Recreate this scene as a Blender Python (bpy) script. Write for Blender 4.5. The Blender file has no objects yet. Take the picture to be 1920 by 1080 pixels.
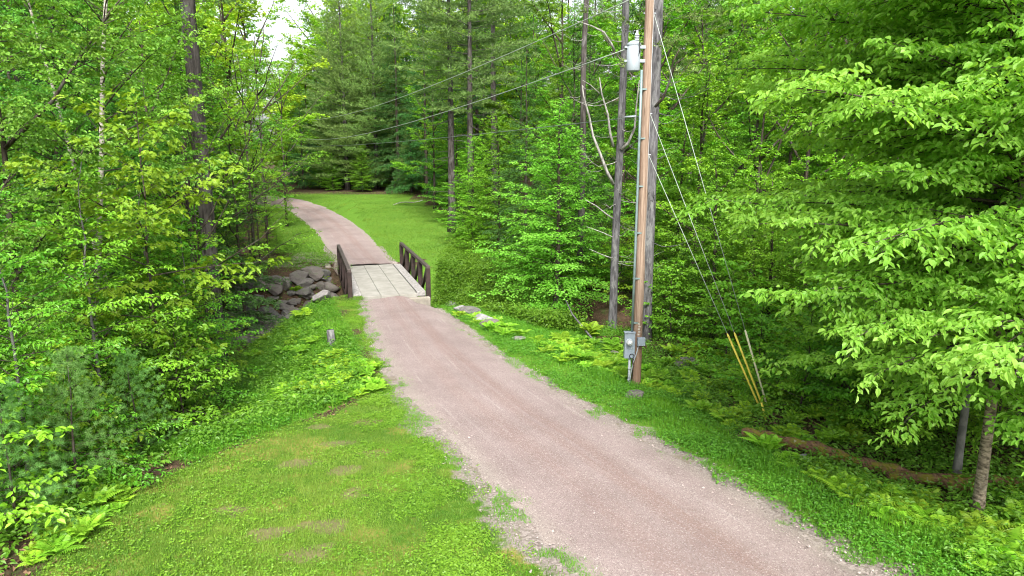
import bpy, math, time
import numpy as np

T0 = time.time()
SC = bpy.context.scene
COL = SC.collection
R = math.radians
PI = math.pi

# ------------------------------------------------------------------ camera
CAM = np.array([0.0, 0.0, 6.2]); PITCH = R(11.1); FPX = 1280.0
cp, sp = math.cos(PITCH), math.sin(PITCH)
cd = bpy.data.cameras.new('camera'); cam = bpy.data.objects.new('camera', cd); COL.objects.link(cam)
cam.location = CAM; cam.rotation_euler = (PI/2 - PITCH, 0, 0)
cd.sensor_width = 36; cd.lens = 24; cd.clip_end = 3000; cd.clip_start = .1
SC.camera = cam

# ------------------------------------------------------------------ helpers
def sstep(a, b, x):
    t = np.clip((x - a) / (b - a), 0, 1); return t*t*(3 - 2*t)

def hash2(ix, iy, s):
    h = (ix.astype(np.int64)*374761393 + iy.astype(np.int64)*668265263 + s*1442695) & 0xffffffff
    h = ((h ^ (h >> 13)) * 1274126177) & 0xffffffff
    return ((h ^ (h >> 16)) & 0xffff) / 65535.0

def vnoise(x, y, s=0):
    x = np.asarray(x, float); y = np.asarray(y, float)
    ix = np.floor(x); iy = np.floor(y); fx = x - ix; fy = y - iy
    fx = fx*fx*(3-2*fx); fy = fy*fy*(3-2*fy)
    a = hash2(ix, iy, s); b = hash2(ix+1, iy, s); c = hash2(ix, iy+1, s); d = hash2(ix+1, iy+1, s)
    return (a*(1-fx)+b*fx)*(1-fy) + (c*(1-fx)+d*fx)*fy

def fbm(x, y, s=0):
    return .55*vnoise(x, y, s) + .28*vnoise(x*2.1, y*2.1, s+7) + .17*vnoise(x*4.3, y*4.3, s+13)

def nrm(v):
    return v / np.maximum(np.linalg.norm(v, axis=-1, keepdims=True), 1e-9)

def polydist(x, y, pts):
    """distance to a polyline and signed side (left negative)"""
    best = np.full(np.shape(x), 1e9); side = np.zeros(np.shape(x)); par = np.zeros(np.shape(x)); acc = 0
    for (ax, ay), (bx, by) in zip(pts[:-1], pts[1:]):
        dx, dy = bx-ax, by-ay; L2 = dx*dx+dy*dy
        t = np.clip(((x-ax)*dx + (y-ay)*dy)/L2, 0, 1)
        px, py = ax+t*dx, ay+t*dy
        d = np.hypot(x-px, y-py)
        s = np.sign((x-ax)*dy - (y-ay)*dx)
        m = d < best
        best = np.where(m, d, best); side = np.where(m, s, side); par = np.where(m, acc + t*math.sqrt(L2), par)
        acc += math.sqrt(L2)
    return best, side, par

class MB:
    def __init__(self): self.v = []; self.f = {}; self.n = 0; self.a = []
    def add(self, v, faces, mi=0, tint=None):
        v = np.asarray(v, float).reshape(-1, 3)
        for f in faces:
            f = np.asarray(f, np.int64)
            if f.size: self.f.setdefault((f.shape[1], mi), []).append(f + self.n)
        self.v.append(v); self.n += len(v)
        self.a.append(np.full(len(v), .5) if tint is None else np.asarray(tint, float).reshape(-1))
        return self
    def build(self, name, mats, parent=None, smooth=False, tint=False, link=True, attrs=None):
        v = np.concatenate(self.v) if self.v else np.zeros((0, 3))
        me = bpy.data.meshes.new(name)
        me.vertices.add(len(v)); me.vertices.foreach_set('co', v.astype(np.float32).ravel())
        loops = []; sizes = []; mis = []
        for (k, mi), fl in self.f.items():
            f = np.concatenate(fl); loops.append(f.ravel()); sizes.append(np.full(len(f), k)); mis.append(np.full(len(f), mi))
        loops = np.concatenate(loops); sizes = np.concatenate(sizes); mis = np.concatenate(mis)
        me.loops.add(len(loops)); me.loops.foreach_set('vertex_index', loops.astype(np.int32))
        me.polygons.add(len(sizes))
        st = np.concatenate([[0], np.cumsum(sizes)[:-1]])
        me.polygons.foreach_set('loop_start', st.astype(np.int32))
        me.polygons.foreach_set('material_index', mis.astype(np.int32))
        me.polygons.foreach_set('use_smooth', np.full(len(sizes), smooth))
        if tint:
            at = me.attributes.new('tint', 'FLOAT', 'POINT'); at.data.foreach_set('value', np.concatenate(self.a).astype(np.float32))
        for k, val in (attrs or {}).items():
            at = me.attributes.new(k, 'FLOAT', 'POINT'); at.data.foreach_set('value', np.asarray(val).astype(np.float32).ravel())
        me.update(calc_edges=True)
        for m in (mats if isinstance(mats, (list, tuple)) else [mats]): me.materials.append(m)
        o = bpy.data.objects.new(name, me)
        if link: COL.objects.link(o)
        if parent: o.parent = parent
        return o
    # shapes
    def box(self, c, s, ax=None, mi=0):
        c = np.array(c, float); h = np.array(s, float)/2
        A = np.eye(3) if ax is None else np.array(ax, float)
        q = np.array([[x, y, z] for x in (-1, 1) for y in (-1, 1) for z in (-1, 1)])*h
        return self.add(c + q @ A, [[[0, 1, 3, 2], [4, 6, 7, 5], [0, 4, 5, 1], [2, 3, 7, 6], [0, 2, 6, 4], [1, 5, 7, 3]]], mi)
    def beam(self, a, b, w, d, up=(0, 0, 1), mi=0):
        a = np.array(a, float); b = np.array(b, float); z = b-a; L = np.linalg.norm(z); z /= L
        x = np.cross(np.array(up, float), z)
        if np.linalg.norm(x) < 1e-4: x = np.cross((0, 1, 0), z)
        x /= np.linalg.norm(x); y = np.cross(z, x)
        return self.box((a+b)/2, (w, d, L), [x, y, z], mi)
    def tubes(self, P, Rr, sides=5, mi=0, cap=True, tint=None):
        """P (n,k,3), Rr (n,k)"""
        P = np.asarray(P, float); Rr = np.asarray(Rr, float)
        n, k, _ = P.shape
        d = np.empty_like(P); d[:, 1:-1] = P[:, 2:]-P[:, :-2]; d[:, 0] = P[:, 1]-P[:, 0]; d[:, -1] = P[:, -1]-P[:, -2]
        d = nrm(d)
        ref = np.where(np.abs(d[:, :1, 2:3]) < .8, np.array([0, 0, 1.]), np.array([1., 0, 0]))
        ref = np.broadcast_to(ref, d.shape)
        x = nrm(np.cross(ref, d)); y = np.cross(d, x)
        a = np.arange(sides)*2*PI/sides
        ring = P[:, :, None] + Rr[:, :, None, None]*(np.cos(a)[None, None, :, None]*x[:, :, None] + np.sin(a)[None, None, :, None]*y[:, :, None])
        v = ring.reshape(-1, 3)
        idx = np.arange(n*k*sides).reshape(n, k, sides)
        nx = np.roll(idx, -1, 2)
        q = np.stack([idx[:, :-1], nx[:, :-1], nx[:, 1:], idx[:, 1:]], -1).reshape(-1, 4)
        fs = [q]
        if cap: fs += [idx[:, -1], idx[:, 0, ::-1]]
        t = None if tint is None else np.repeat(tint, k*sides)
        return self.add(v, fs, mi, t)
    def tube(self, pts, r, sides=8, mi=0):
        pts = np.array(pts, float); r = np.broadcast_to(np.array(r, float), (len(pts),))
        return self.tubes(pts[None], r[None], sides, mi)
    def lathe(self, c, prof, sides=20, mi=0):
        c = np.array(c, float); a = np.arange(sides)*2*PI/sides
        pr = np.array(prof, float)
        v = np.stack([pr[:, 0][:, None]*np.cos(a), pr[:, 0][:, None]*np.sin(a), np.repeat(pr[:, 1][:, None], sides, 1)], -1)
        idx = np.arange(len(pr)*sides).reshape(len(pr), sides); nx = np.roll(idx, -1, 1)
        q = np.stack([idx[:-1], nx[:-1], nx[1:], idx[1:]], -1).reshape(-1, 4)
        return self.add(c + v.reshape(-1, 3), [q, idx[-1:], idx[:1, ::-1]], mi)
    # leaves
    def leaves(self, P, D, N, L, W, tint, shape='rhomb', mi=0):
        P = np.asarray(P); n = len(P); D = nrm(D)
        S = nrm(np.cross(D, N)); N = np.cross(S, D)
        L = np.broadcast_to(L, (n,))[:, None]; W = np.broadcast_to(W, (n,))[:, None]
        def pt(t, s, z): return P + D*L*t + S*W*s + N*L*z
        if shape == 'rhomb':
            pts = [pt(0, 0, 0), pt(.45, .5, .10), pt(1, 0, -.12), pt(.45, -.5, .10)]
            fs = [[0, 1, 2], [0, 2, 3]]
        elif shape == 'oval':
            pts = [pt(0, 0, 0), pt(.22, .40, .07), pt(.6, .42, .05), pt(1, 0, -.2), pt(.6, -.42, .05), pt(.22, -.40, .07)]
            fs = [[0, 1, 2, 3], [0, 3, 4, 5]]
        else:   # lobed
            h = [(.1, .1, .02), (.22, .42, .06), (.38, .18, .03), (.55, .5, .05), (.66, .17, .01), (.82, .28, -.03)]
            pts = [pt(0, 0, 0)] + [pt(*q) for q in h] + [pt(1, 0, -.15)] + [pt(a, -b, c) for a, b, c in reversed(h)]
            fs = [[0, 1, 2, 3], [0, 3, 4, 5], [0, 5, 6, 7], [0, 7, 8, 9], [0, 9, 10, 11], [0, 11, 12, 13]]
        k = len(pts)
        v = np.stack(pts, 1).reshape(-1, 3)
        base = (np.arange(n)*k)[:, None]
        return self.add(v, [np.concatenate([base + np.array(f) for f in fs])], mi, np.repeat(tint, k))
    def needles(self, P, D, L, w, tint, mi=0):
        n = len(P); D = nrm(D)
        rnd = np.random.default_rng(n).normal(size=(n, 3)); S = nrm(np.cross(D, rnd))
        L = np.broadcast_to(L, (n,))[:, None]
        v = np.stack([P + S*w/2, P - S*w/2, P + D*L], 1).reshape(-1, 3)
        return self.add(v, [np.arange(n*3).reshape(n, 3)], mi, np.repeat(tint, 3))

def thing(name, label, cat, loc=(0, 0, 0), rz=0, group=None):
    o = bpy.data.objects.new(name, None); COL.objects.link(o)
    o.empty_display_size = .2
    o.location = loc; o.rotation_euler = (0, 0, rz); tag(o, label, cat, group); return o
def tag(o, label, cat, group=None):
    o['label'] = label; o['category'] = cat
    if group: o['group'] = group
    return o
def kind(o, k, label=None):
    o['kind'] = k
    if label: o['label'] = label
    return o

# ------------------------------------------------------------------ materials
def newmat(name):
    m = bpy.data.materials.new(name); m.use_nodes = True
    nt = m.node_tree; nt.nodes.clear()
    out = nt.nodes.new('ShaderNodeOutputMaterial'); return m, nt, out
def N(nt, t, **kw):
    n = nt.nodes.new(t)
    for k, v in kw.items():
        if k.startswith('i_'): n.inputs[k[2:].replace('_', ' ')].default_value = v
        else: setattr(n, k, v)
    return n
def mixc(nt, fac, a, b, mode='MIX'):
    n = nt.nodes.new('ShaderNodeMix'); n.data_type = 'RGBA'; n.blend_type = mode
    for s, v in ((0, fac), (6, a), (7, b)):
        if isinstance(v, bpy.types.NodeSocket): nt.links.new(v, n.inputs[s])
        elif s == 0: n.inputs[0].default_value = v
        else: n.inputs[s].default_value = (*v, 1)
    return n.outputs[2]
def math_(nt, op, a, b=None, c=None, clamp=False):
    n = nt.nodes.new('ShaderNodeMath'); n.operation = op; n.use_clamp = clamp
    for i, v in enumerate((a, b, c)):
        if v is None: continue
        if isinstance(v, bpy.types.NodeSocket): nt.links.new(v, n.inputs[i])
        else: n.inputs[i].default_value = v
    return n.outputs[0]
def ramp(nt, x, a, b):
    n = nt.nodes.new('ShaderNodeMapRange'); n.interpolation_type = 'SMOOTHSTEP'
    nt.links.new(x, n.inputs[0]); n.inputs[1].default_value = a; n.inputs[2].default_value = b
    return n.outputs[0]
def noise(nt, scale, vec=None, detail=4, rough=.55, dist=0):
    n = nt.nodes.new('ShaderNodeTexNoise'); n.inputs['Scale'].default_value = scale
    n.inputs['Detail'].default_value = detail; n.inputs['Roughness'].default_value = rough; n.inputs['Distortion'].default_value = dist
    if vec is not None: nt.links.new(vec, n.inputs['Vector'])
    return n.outputs['Fac']
def objvec(nt, scale=(1, 1, 1)):
    tc = nt.nodes.new('ShaderNodeTexCoord'); mp = nt.nodes.new('ShaderNodeMapping'); mp.inputs['Scale'].default_value = scale
    nt.links.new(tc.outputs['Object'], mp.inputs['Vector']); return mp.outputs[0]
def attr(nt, name):
    n = nt.nodes.new('ShaderNodeAttribute'); n.attribute_name = name; return n.outputs['Fac']
def bsdf(nt, out, col, rough=.8, spec=.3, bump=None, bstr=.3, bdist=.02, metal=0):
    p = nt.nodes.new('ShaderNodeBsdfPrincipled')
    if isinstance(col, bpy.types.NodeSocket): nt.links.new(col, p.inputs['Base Color'])
    else: p.inputs['Base Color'].default_value = (*col, 1)
    if isinstance(rough, bpy.types.NodeSocket): nt.links.new(rough, p.inputs['Roughness'])
    else: p.inputs['Roughness'].default_value = rough
    p.inputs['Specular IOR Level'].default_value = spec; p.inputs['Metallic'].default_value = metal
    if bump is not None:
        b = nt.nodes.new('ShaderNodeBump'); b.inputs['Strength'].default_value = bstr; b.inputs['Distance'].default_value = bdist
        nt.links.new(bump, b.inputs['Height']); nt.links.new(b.outputs[0], p.inputs['Normal'])
    nt.links.new(p.outputs[0], out.inputs[0]); return p

def leafmat(name, dark, light, trans=.38, rough=.45, spec=.35, tcol=None, hue=.036, val=.36):
    m, nt, out = newmat(name)
    c = mixc(nt, attr(nt, 'tint'), dark, light)
    oi = N(nt, 'ShaderNodeObjectInfo')
    hs = N(nt, 'ShaderNodeHueSaturation')
    nt.links.new(c, hs.inputs['Color'])
    r = oi.outputs['Random']
    nt.links.new(math_(nt, 'MULTIPLY_ADD', r, hue, .5 - hue*.45), hs.inputs['Hue'])
    r2 = math_(nt, 'FRACT', math_(nt, 'MULTIPLY', r, 7.31))
    nt.links.new(math_(nt, 'MULTIPLY_ADD', r2, val, 1 - val/2), hs.inputs['Value'])
    p = N(nt, 'ShaderNodeBsdfPrincipled'); p.inputs['Roughness'].default_value = rough; p.inputs['Specular IOR Level'].default_value = spec
    nt.links.new(hs.outputs[0], p.inputs['Base Color'])
    t = N(nt, 'ShaderNodeBsdfTranslucent')
    nt.links.new(mixc(nt, 1.0, hs.outputs[0], tcol or (1.25, 1.15, .5), 'MULTIPLY'), t.inputs['Color'])
    mx = N(nt, 'ShaderNodeMixShader'); mx.inputs[0].default_value = trans
    nt.links.new(p.outputs[0], mx.inputs[1]); nt.links.new(t.outputs[0], mx.inputs[2]); nt.links.new(mx.outputs[0], out.inputs[0])
    return m

def barkmat(name, dark, light, lichen=None, vs=(14, 14, 2.2), band=False, bstr=.7):
    m, nt, out = newmat(name)
    v = objvec(nt, vs); n1 = noise(nt, 1.0, v, 6, .65, .4)
    c = mixc(nt, ramp(nt, n1, .32, .68), dark, light)
    v2 = objvec(nt, (3.1, 3.1, 1.4)); n2 = noise(nt, 1.0, v2, 5, .7)
    if lichen: c = mixc(nt, math_(nt, 'MULTIPLY', ramp(nt, n2, .5, .66), .75), c, lichen)
    if band:
        v3 = objvec(nt, (4, 4, 30)); n3 = noise(nt, 1.0, v3, 3, .6)
        c = mixc(nt, ramp(nt, n3, .56, .64), c, tuple(q*.35 for q in dark))
    bsdf(nt, out, c, .92, .15, n1, bstr, .03); return m

M = {}
M['leaf_birch']  = leafmat('small birch leaf', (.058, .19, .015), (.225, .46, .06))
M['leaf_near']   = leafmat('yellow birch leaf', (.155, .375, .032), (.345, .60, .105), .56, hue=.006, val=.06)
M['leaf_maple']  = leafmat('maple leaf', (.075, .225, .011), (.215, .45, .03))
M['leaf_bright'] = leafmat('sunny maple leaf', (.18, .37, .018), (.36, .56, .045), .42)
M['leaf_beech']  = leafmat('beech leaf', (.13, .37, .025), (.265, .56, .07), .45, hue=.008, val=.06)
M['leaf_oak']    = leafmat('oak leaf', (.12, .31, .014), (.27, .48, .035), .42)
M['leaf_dark']   = leafmat('understorey leaf', (.018, .085, .010), (.06, .19, .020))
M['needle_pine'] = leafmat('white pine needle', (.085, .18, .035), (.24, .36, .09), .2, .5, .3, (1, 1, .7))
M['needle_young'] = leafmat('young pine needle', (.12, .30, .07), (.29, .52, .15), .35, .6, .1, (1, 1, .7))
M['needle_hemlock'] = leafmat('hemlock needle', (.03, .10, .018), (.085, .20, .040), .2, .5, .3, (1, 1, .7))
M['fern']        = leafmat('fern frond', (.17, .38, .018), (.34, .55, .05), .4)
M['grass']       = leafmat('grass blade', (.075, .215, .010), (.19, .37, .022), .35)
M['lawn']        = leafmat('lawn blade', (.05, .14, .010), (.19, .285, .038), .35)
M['weed']        = leafmat('weed leaf', (.06, .20, .010), (.175, .355, .03), .35)
M['bark_grey']   = barkmat('grey spruce bark', (.045, .043, .045), (.155, .15, .155), (.22, .22, .21))
M['bark_pine']   = barkmat('dark pine bark', (.025, .021, .019), (.10, .088, .08), (.14, .135, .13), (9, 9, 1.6))
M['bark_birch']  = barkmat('pale birch bark', (.24, .21, .17), (.52, .48, .42), None, (6, 6, 18), True, .3)
M['bark_ybirch'] = barkmat('peeling yellow birch bark', (.07, .055, .04), (.33, .27, .20), (.38, .34, .29), (10, 10, 26), False, .8)
M['bark_brown']  = barkmat('brown bark', (.022, .017, .013), (.085, .068, .052), (.10, .10, .085))
M['deadwood']    = barkmat('bleached dead wood', (.16, .15, .14), (.42, .40, .37), None, (12, 12, 3))
M['bark_beech']  = barkmat('smooth beech bark', (.07, .07, .066), (.16, .155, .145), (.2, .2, .185), (6, 6, 4), False, .2)

def simple(name, col, rough=.6, spec=.4, metal=0, var=.25, sc=6, bstr=.15):
    m, nt, out = newmat(name); v = objvec(nt, (sc, sc, sc)); n = noise(nt, 1, v, 5, .6)
    c = mixc(nt, ramp(nt, n, .3, .7), tuple(q*(1-var) for q in col), tuple(min(1, q*(1+var)) for q in col))
    bsdf(nt, out, c, rough, spec, n, bstr, .01, metal); return m
M['steel'] = simple('weathered brown steel', (.028, .016, .014), .62, .4, 0, .45, 5)
M['rail_top'] = simple('worn grey-brown steel', (.055, .040, .036), .55, .5, 0, .3, 5)
M['curb'] = simple('grey curb concrete', (.27, .255, .245), .9, .2, 0, .3, 9)
M['abut'] = simple('abutment concrete', (.24, .215, .18), .9, .2, 0, .25, 3)
M['tank'] = simple('light grey paint', (.25, .285, .31), .35, .5, 0, .04, 3)
M['porcelain'] = simple('grey glaze', (.36, .39, .42), .3, .5, 0, .1, 8)
M['galv'] = simple('galvanised pipe', (.17, .235, .235), .45, .5, .2, .15, 8)
M['box'] = simple('grey meter enclosure', (.21, .25, .295), .45, .5, 0, .06, 4)
M['fitting'] = simple('plain grey fitting', (.34, .38, .42), .5, .5, 0, .08, 4)  # paler grey than the enclosure, for meter trim, bolts and ground wire
M['glass'] = simple('meter cover', (.42, .43, .42), .15, .6, 0, .05, 8)
M['black'] = simple('black rubber', (.015, .015, .016), .5, .4, 0, .2, 8)
M['pvc'] = simple('pale conduit', (.28, .31, .33), .5, .4, 0, .08, 8)
M['wire'] = simple('bare aluminium wire', (.12, .15, .13), .5, .5, .1, .1, 3)
M['wirelight'] = simple('weathered guy strand', (.32, .36, .32), .5, .5, .1, .1, 3)
M['yellow'] = simple('yellow plastic guard', (.88, .72, .12), .45, .4, 0, .1, 8)
M['cream'] = simple('faded pale guard', (.82, .77, .55), .5, .4, 0, .1, 8)
M['tag'] = simple('pale tag', (.36, .34, .29), .5, .4, 0, .1, 8)

def deckmat():
    m, nt, out = newmat('pale bridge concrete')
    n1 = noise(nt, 1, objvec(nt, (1.3, 1.3, 1.3)), 6, .65); n2 = noise(nt, 1, objvec(nt, (14, 14, 14)), 5, .7)
    c = mixc(nt, ramp(nt, n1, .3, .7), (.215, .205, .18), (.30, .288, .26))
    c = mixc(nt, math_(nt, 'MULTIPLY', ramp(nt, n2, .55, .75), .4), c, (.165, .15, .125))
    bsdf(nt, out, c, .9, .2, n2, .15, .01); return m
M['deck'] = deckmat()

def polemat():
    m, nt, out = newmat('weathered pole wood')
    v = objvec(nt, (28, 28, .9)); n1 = noise(nt, 1, v, 6, .7, .3)
    n2 = noise(nt, 1, objvec(nt, (7, 7, .35)), 4, .6)
    c = mixc(nt, ramp(nt, n1, .35, .65), (.17, .112, .08), (.33, .245, .185))
    c = mixc(nt, math_(nt, 'MULTIPLY', ramp(nt, n2, .52, .68), .7), c, (.17, .082, .048))
    v4 = objvec(nt, (40, 40, 1.6)); n4 = noise(nt, 1, v4, 3, .5)
    c = mixc(nt, math_(nt, 'MULTIPLY', ramp(nt, n4, .66, .72), .9), c, (.05, .03, .02))
    tc = N(nt, 'ShaderNodeTexCoord'); sx = N(nt, 'ShaderNodeSeparateXYZ'); nt.links.new(tc.outputs['Object'], sx.inputs[0])
    low = ramp(nt, math_(nt, 'ADD', sx.outputs['Z'], math_(nt, 'MULTIPLY', n2, 1.6)), 3.0, 1.2)
    c = mixc(nt, math_(nt, 'MULTIPLY', low, .55), c, (.17, .10, .065))
    bsdf(nt, out, c, .85, .2, n1, .5, .01); return m
M['pole'] = polemat()

def stonemat(name, dark, light, moss=.0):
    m, nt, out = newmat(name)
    n1 = noise(nt, 1, objvec(nt, (2.2, 2.2, 3.2)), 7, .65, .3); n2 = noise(nt, 1, objvec(nt, (13, 13, 13)), 5, .7)
    oi = N(nt, 'ShaderNodeObjectInfo')
    c = mixc(nt, ramp(nt, n1, .3, .7), dark, light)
    c = mixc(nt, math_(nt, 'MULTIPLY', oi.outputs['Random'], .55), c, (.17, .135, .115))
    c = mixc(nt, math_(nt, 'MULTIPLY', ramp(nt, n2, .55, .7), .5), c, tuple(q*.45 for q in dark))
    if moss: c = mixc(nt, math_(nt, 'MULTIPLY', ramp(nt, n1, .5, .62), moss), c, (.05, .075, .02))
    bsdf(nt, out, c, .85, .3, n2, .5, .03); return m
M['stone'] = stonemat('creek stone', (.05, .048, .047), (.19, .182, .175), .45)
M['palestone'] = stonemat('pale stone', (.14, .145, .155), (.33, .335, .34))

def roadmat():
    m, nt, out = newmat('pinkish gravel')
    cr = attr(nt, 'cross'); al = attr(nt, 'along')
    cb = N(nt, 'ShaderNodeCombineXYZ'); nt.links.new(math_(nt, 'MULTIPLY', cr, 9), cb.inputs[0]); nt.links.new(math_(nt, 'MULTIPLY', al, .28), cb.inputs[1])
    streak = noise(nt, 1, cb.outputs[0], 5, .6, .3)
    v = objvec(nt, (1, 1, 1))
    big = noise(nt, .7, v, 4, .6)
    ab = math_(nt, 'ABSOLUTE', math_(nt, 'ADD', cr, -.02))
    trk = math_(nt, 'SUBTRACT', 1.0, ramp(nt, math_(nt, 'ABSOLUTE', math_(nt, 'ADD', cr, .30)), .04, .28))
    trk2 = math_(nt, 'SUBTRACT', 1.0, ramp(nt, math_(nt, 'ABSOLUTE', math_(nt, 'ADD', cr, -.22)), .05, .30))
    tk = math_(nt, 'MAXIMUM', math_(nt, 'MULTIPLY', trk, .6), trk2)
    tk = math_(nt, 'MULTIPLY', tk, ramp(nt, streak, .28, .6))
    c = mixc(nt, ramp(nt, big, .3, .7), (.215, .165, .158), (.272, .214, .205))
    c = mixc(nt, math_(nt, 'MULTIPLY', tk, .6), c, (.205, .130, .114))
    c = mixc(nt, math_(nt, 'MULTIPLY', ramp(nt, streak, .56, .72), .45), c, (.36, .315, .30))
    c = mixc(nt, math_(nt, 'MULTIPLY', ramp(nt, ab, .74, 1.0), .6), c, (.27, .235, .205))
    vo = N(nt, 'ShaderNodeTexVoronoi'); nt.links.new(v, vo.inputs['Vector']); vo.inputs['Scale'].default_value = 70
    sp_ = N(nt, 'ShaderNodeSeparateColor'); nt.links.new(vo.outputs['Color'], sp_.inputs[0])
    c = mixc(nt, math_(nt, 'MULTIPLY', ramp(nt, sp_.outputs[0], .72, .97), .42), c, (.46, .41, .385))
    c = mixc(nt, math_(nt, 'MULTIPLY', ramp(nt, sp_.outputs[1], .66, .95), .55), c, (.12, .092, .085))
    f = noise(nt, 160, v, 2, .6)
    h = math_(nt, 'ADD', math_(nt, 'MULTIPLY', vo.outputs['Distance'], -1.0), f)
    bsdf(nt, out, c, .95, .15, h, .55, .02); return m
M['road'] = roadmat()

def groundmat():
    m, nt, out = newmat('ground')
    v = objvec(nt); lawn = attr(nt, 'lawn'); grav = attr(nt, 'gravel'); lush = attr(nt, 'lush')
    n1 = noise(nt, .8, v, 5, .6); n2 = noise(nt, 9, v, 6, .7); n3 = noise(nt, 45, v, 4, .7); n5 = noise(nt, 2.3, v, 6, .65, .6)
    lit = mixc(nt, ramp(nt, n2, .3, .7), (.028, .018, .011), (.095, .062, .040))
    lit = mixc(nt, ramp(nt, n3, .5, .75), lit, (.13, .09, .06))
    lit = mixc(nt, math_(nt, 'MULTIPLY', ramp(nt, n5, .55, .68), .7), lit, (.035, .075, .015))
    lw = mixc(nt, ramp(nt, n5, .35, .68), (.05, .125, .010), (.15, .205, .030))
    lw = mixc(nt, math_(nt, 'MULTIPLY', ramp(nt, n3, .45, .7), .5), lw, (.06, .11, .012))
    lw = mixc(nt, math_(nt, 'MULTIPLY', ramp(nt, n1, .52, .62), .85), lw, (.235, .205, .055))
    lw = mixc(nt, math_(nt, 'MULTIPLY', ramp(nt, math_(nt, 'MULTIPLY_ADD', n2, .35, n5), .80, .9), .8), lw, (.16, .10, .075))
    ls = mixc(nt, ramp(nt, n2, .35, .65), (.058, .15, .012), (.115, .215, .026))
    c = mixc(nt, ramp(nt, math_(nt, 'MULTIPLY_ADD', math_(nt, 'SUBTRACT', n2, .5), .7, lawn), .35, .6), lit, lw)
    c = mixc(nt, ramp(nt, math_(nt, 'MULTIPLY_ADD', math_(nt, 'SUBTRACT', n2, .5), .7, lush), .35, .65), c, ls)
    vo = N(nt, 'ShaderNodeTexVoronoi'); nt.links.new(v, vo.inputs['Vector']); vo.inputs['Scale'].default_value = 34
    sp_ = N(nt, 'ShaderNodeSeparateColor'); nt.links.new(vo.outputs['Color'], sp_.inputs[0])
    gv = mixc(nt, sp_.outputs[0], (.165, .138, .122), (.31, .265, .245))
    gv = mixc(nt, math_(nt, 'MULTIPLY', ramp(nt, n5, .5, .65), .5), gv, (.14, .125, .07))
    c = mixc(nt, ramp(nt, math_(nt, 'MULTIPLY_ADD', math_(nt, 'SUBTRACT', n5, .5), .9, grav), .4, .6), c, gv)
    c = mixc(nt, math_(nt, 'MULTIPLY', ramp(nt, math_(nt, 'MULTIPLY_ADD', math_(nt, 'SUBTRACT', n2, .5), .8, attr(nt, 'bare')), .35, .6), .7), c, (.17, .135, .075))
    bsdf(nt, out, c, .95, .1, n3, .6, .04); return m
M['ground'] = groundmat()

def watermat():
    m, nt, out = newmat('shaded creek water')
    n = noise(nt, 3, objvec(nt), 4, .6)
    bsdf(nt, out, (.02, .017, .012), .12, .5, n, .25, .05); return m
M['water'] = watermat()
def logmat():
    m, nt, out = newmat('mossy rotten log')
    n1 = noise(nt, 1, objvec(nt, (5, 5, 5)), 6, .65); n2 = noise(nt, 1, objvec(nt, (30, 4, 30)), 5, .7)
    c = mixc(nt, ramp(nt, n2, .3, .7), (.06, .032, .02), (.22, .13, .08))
    c = mixc(nt, math_(nt, 'MULTIPLY', ramp(nt, n1, .46, .56), .85), c, (.16, .15, .02))
    c = mixc(nt, math_(nt, 'MULTIPLY', ramp(nt, n1, .62, .68), .7), c, (.36, .33, .28))
    bsdf(nt, out, c, .95, .15, n2, .7, .03); return m
M['log'] = logmat()

# ------------------------------------------------------------------ terrain
CREEK = [(60, 12), (24, 21), (12, 25), (3, 28.2), (-2, 31), (-6.8, 33.8), (-10, 32.7), (-14, 31.2), (-20, 31.5), (-30, 34), (-60, 44)]
LAWN_Y = [-40, 4, 8, 10.4, 12.2, 13.5, 15, 17, 22, 27, 30]
LAWN_X = [-6.4, -6.2, -5.9, -5.7, -4.9, -4.0, -3.35, -3.6, -5.2, -7.0, -8.0]
def ybase(y):
    near = 1.15*np.clip((28.5-y)/21, 0, 3); near = np.where(y < 28.5, near*sstep(28.5, 24, y)**.3, 0)
    far = .05*np.clip(y-41, 0, 37)
    return near + far
def zt(x, y):
    x = np.asarray(x, float); y = np.asarray(y, float)
    z = ybase(y)
    lx = np.interp(y, LAWN_Y, LAWN_X)
    nearm = sstep(34, 28, y)
    z = z - nearm*(1.15*sstep(.2, 5.0, lx - x))
    rx = np.interp(y, [-40, 6, 11, 17, 30], [8, 6.2, 4.0, 1.6, -3])
    z = z - nearm*.35*sstep(0, 2.5, x-rx)
    z = z + .10*(fbm(x*.5, y*.5, 3)-.5)*sstep(3, 8, np.abs(x+2)+0*y) + .05*(fbm(x*1.7, y*1.7, 5)-.5)
    # hills
    z = z + .16*np.clip(x-9, 0, 60)*sstep(20, 50, y) + .16*np.clip(y-82, 0, 120)*sstep(-30, 25, x) + .05*np.clip(-x-26, 0, 60)*sstep(40, 60, y)
    z = z - .75*sstep(18, 24, y)*sstep(-8.0, -10.5, x)*nearm
    d, s, _ = polydist(x, y, CREEK)
    d = d + .5*(fbm(x*.6, y*.6, 9)-.5)
    bed = -2.15 + .25*(fbm(x*1.3, y*1.3, 4)-.5)
    q = sstep(-7, -11, x); w = sstep(1.3+.9*q, 3.7+.7*q, d)
    return np.where(w < 1, bed*(1-w) + z*w, z)
def zt1(x, y): return float(zt(np.array([x]), np.array([y]))[0])
def ray(u, v):
    a, b = (u-960)/FPX, (540-v)/FPX
    return np.array([a, cp + b*sp, -sp + b*cp])
def G(u, v):
    """ground point seen at a photo pixel"""
    d = ray(u, v); t = np.arange(5, 140, .02)
    p = CAM + t[:, None]*d; below = p[:, 2] < zt(p[:, 0], p[:, 1])
    i = int(np.argmax(below)) if below.any() else len(t)-1
    return p[i]
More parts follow.
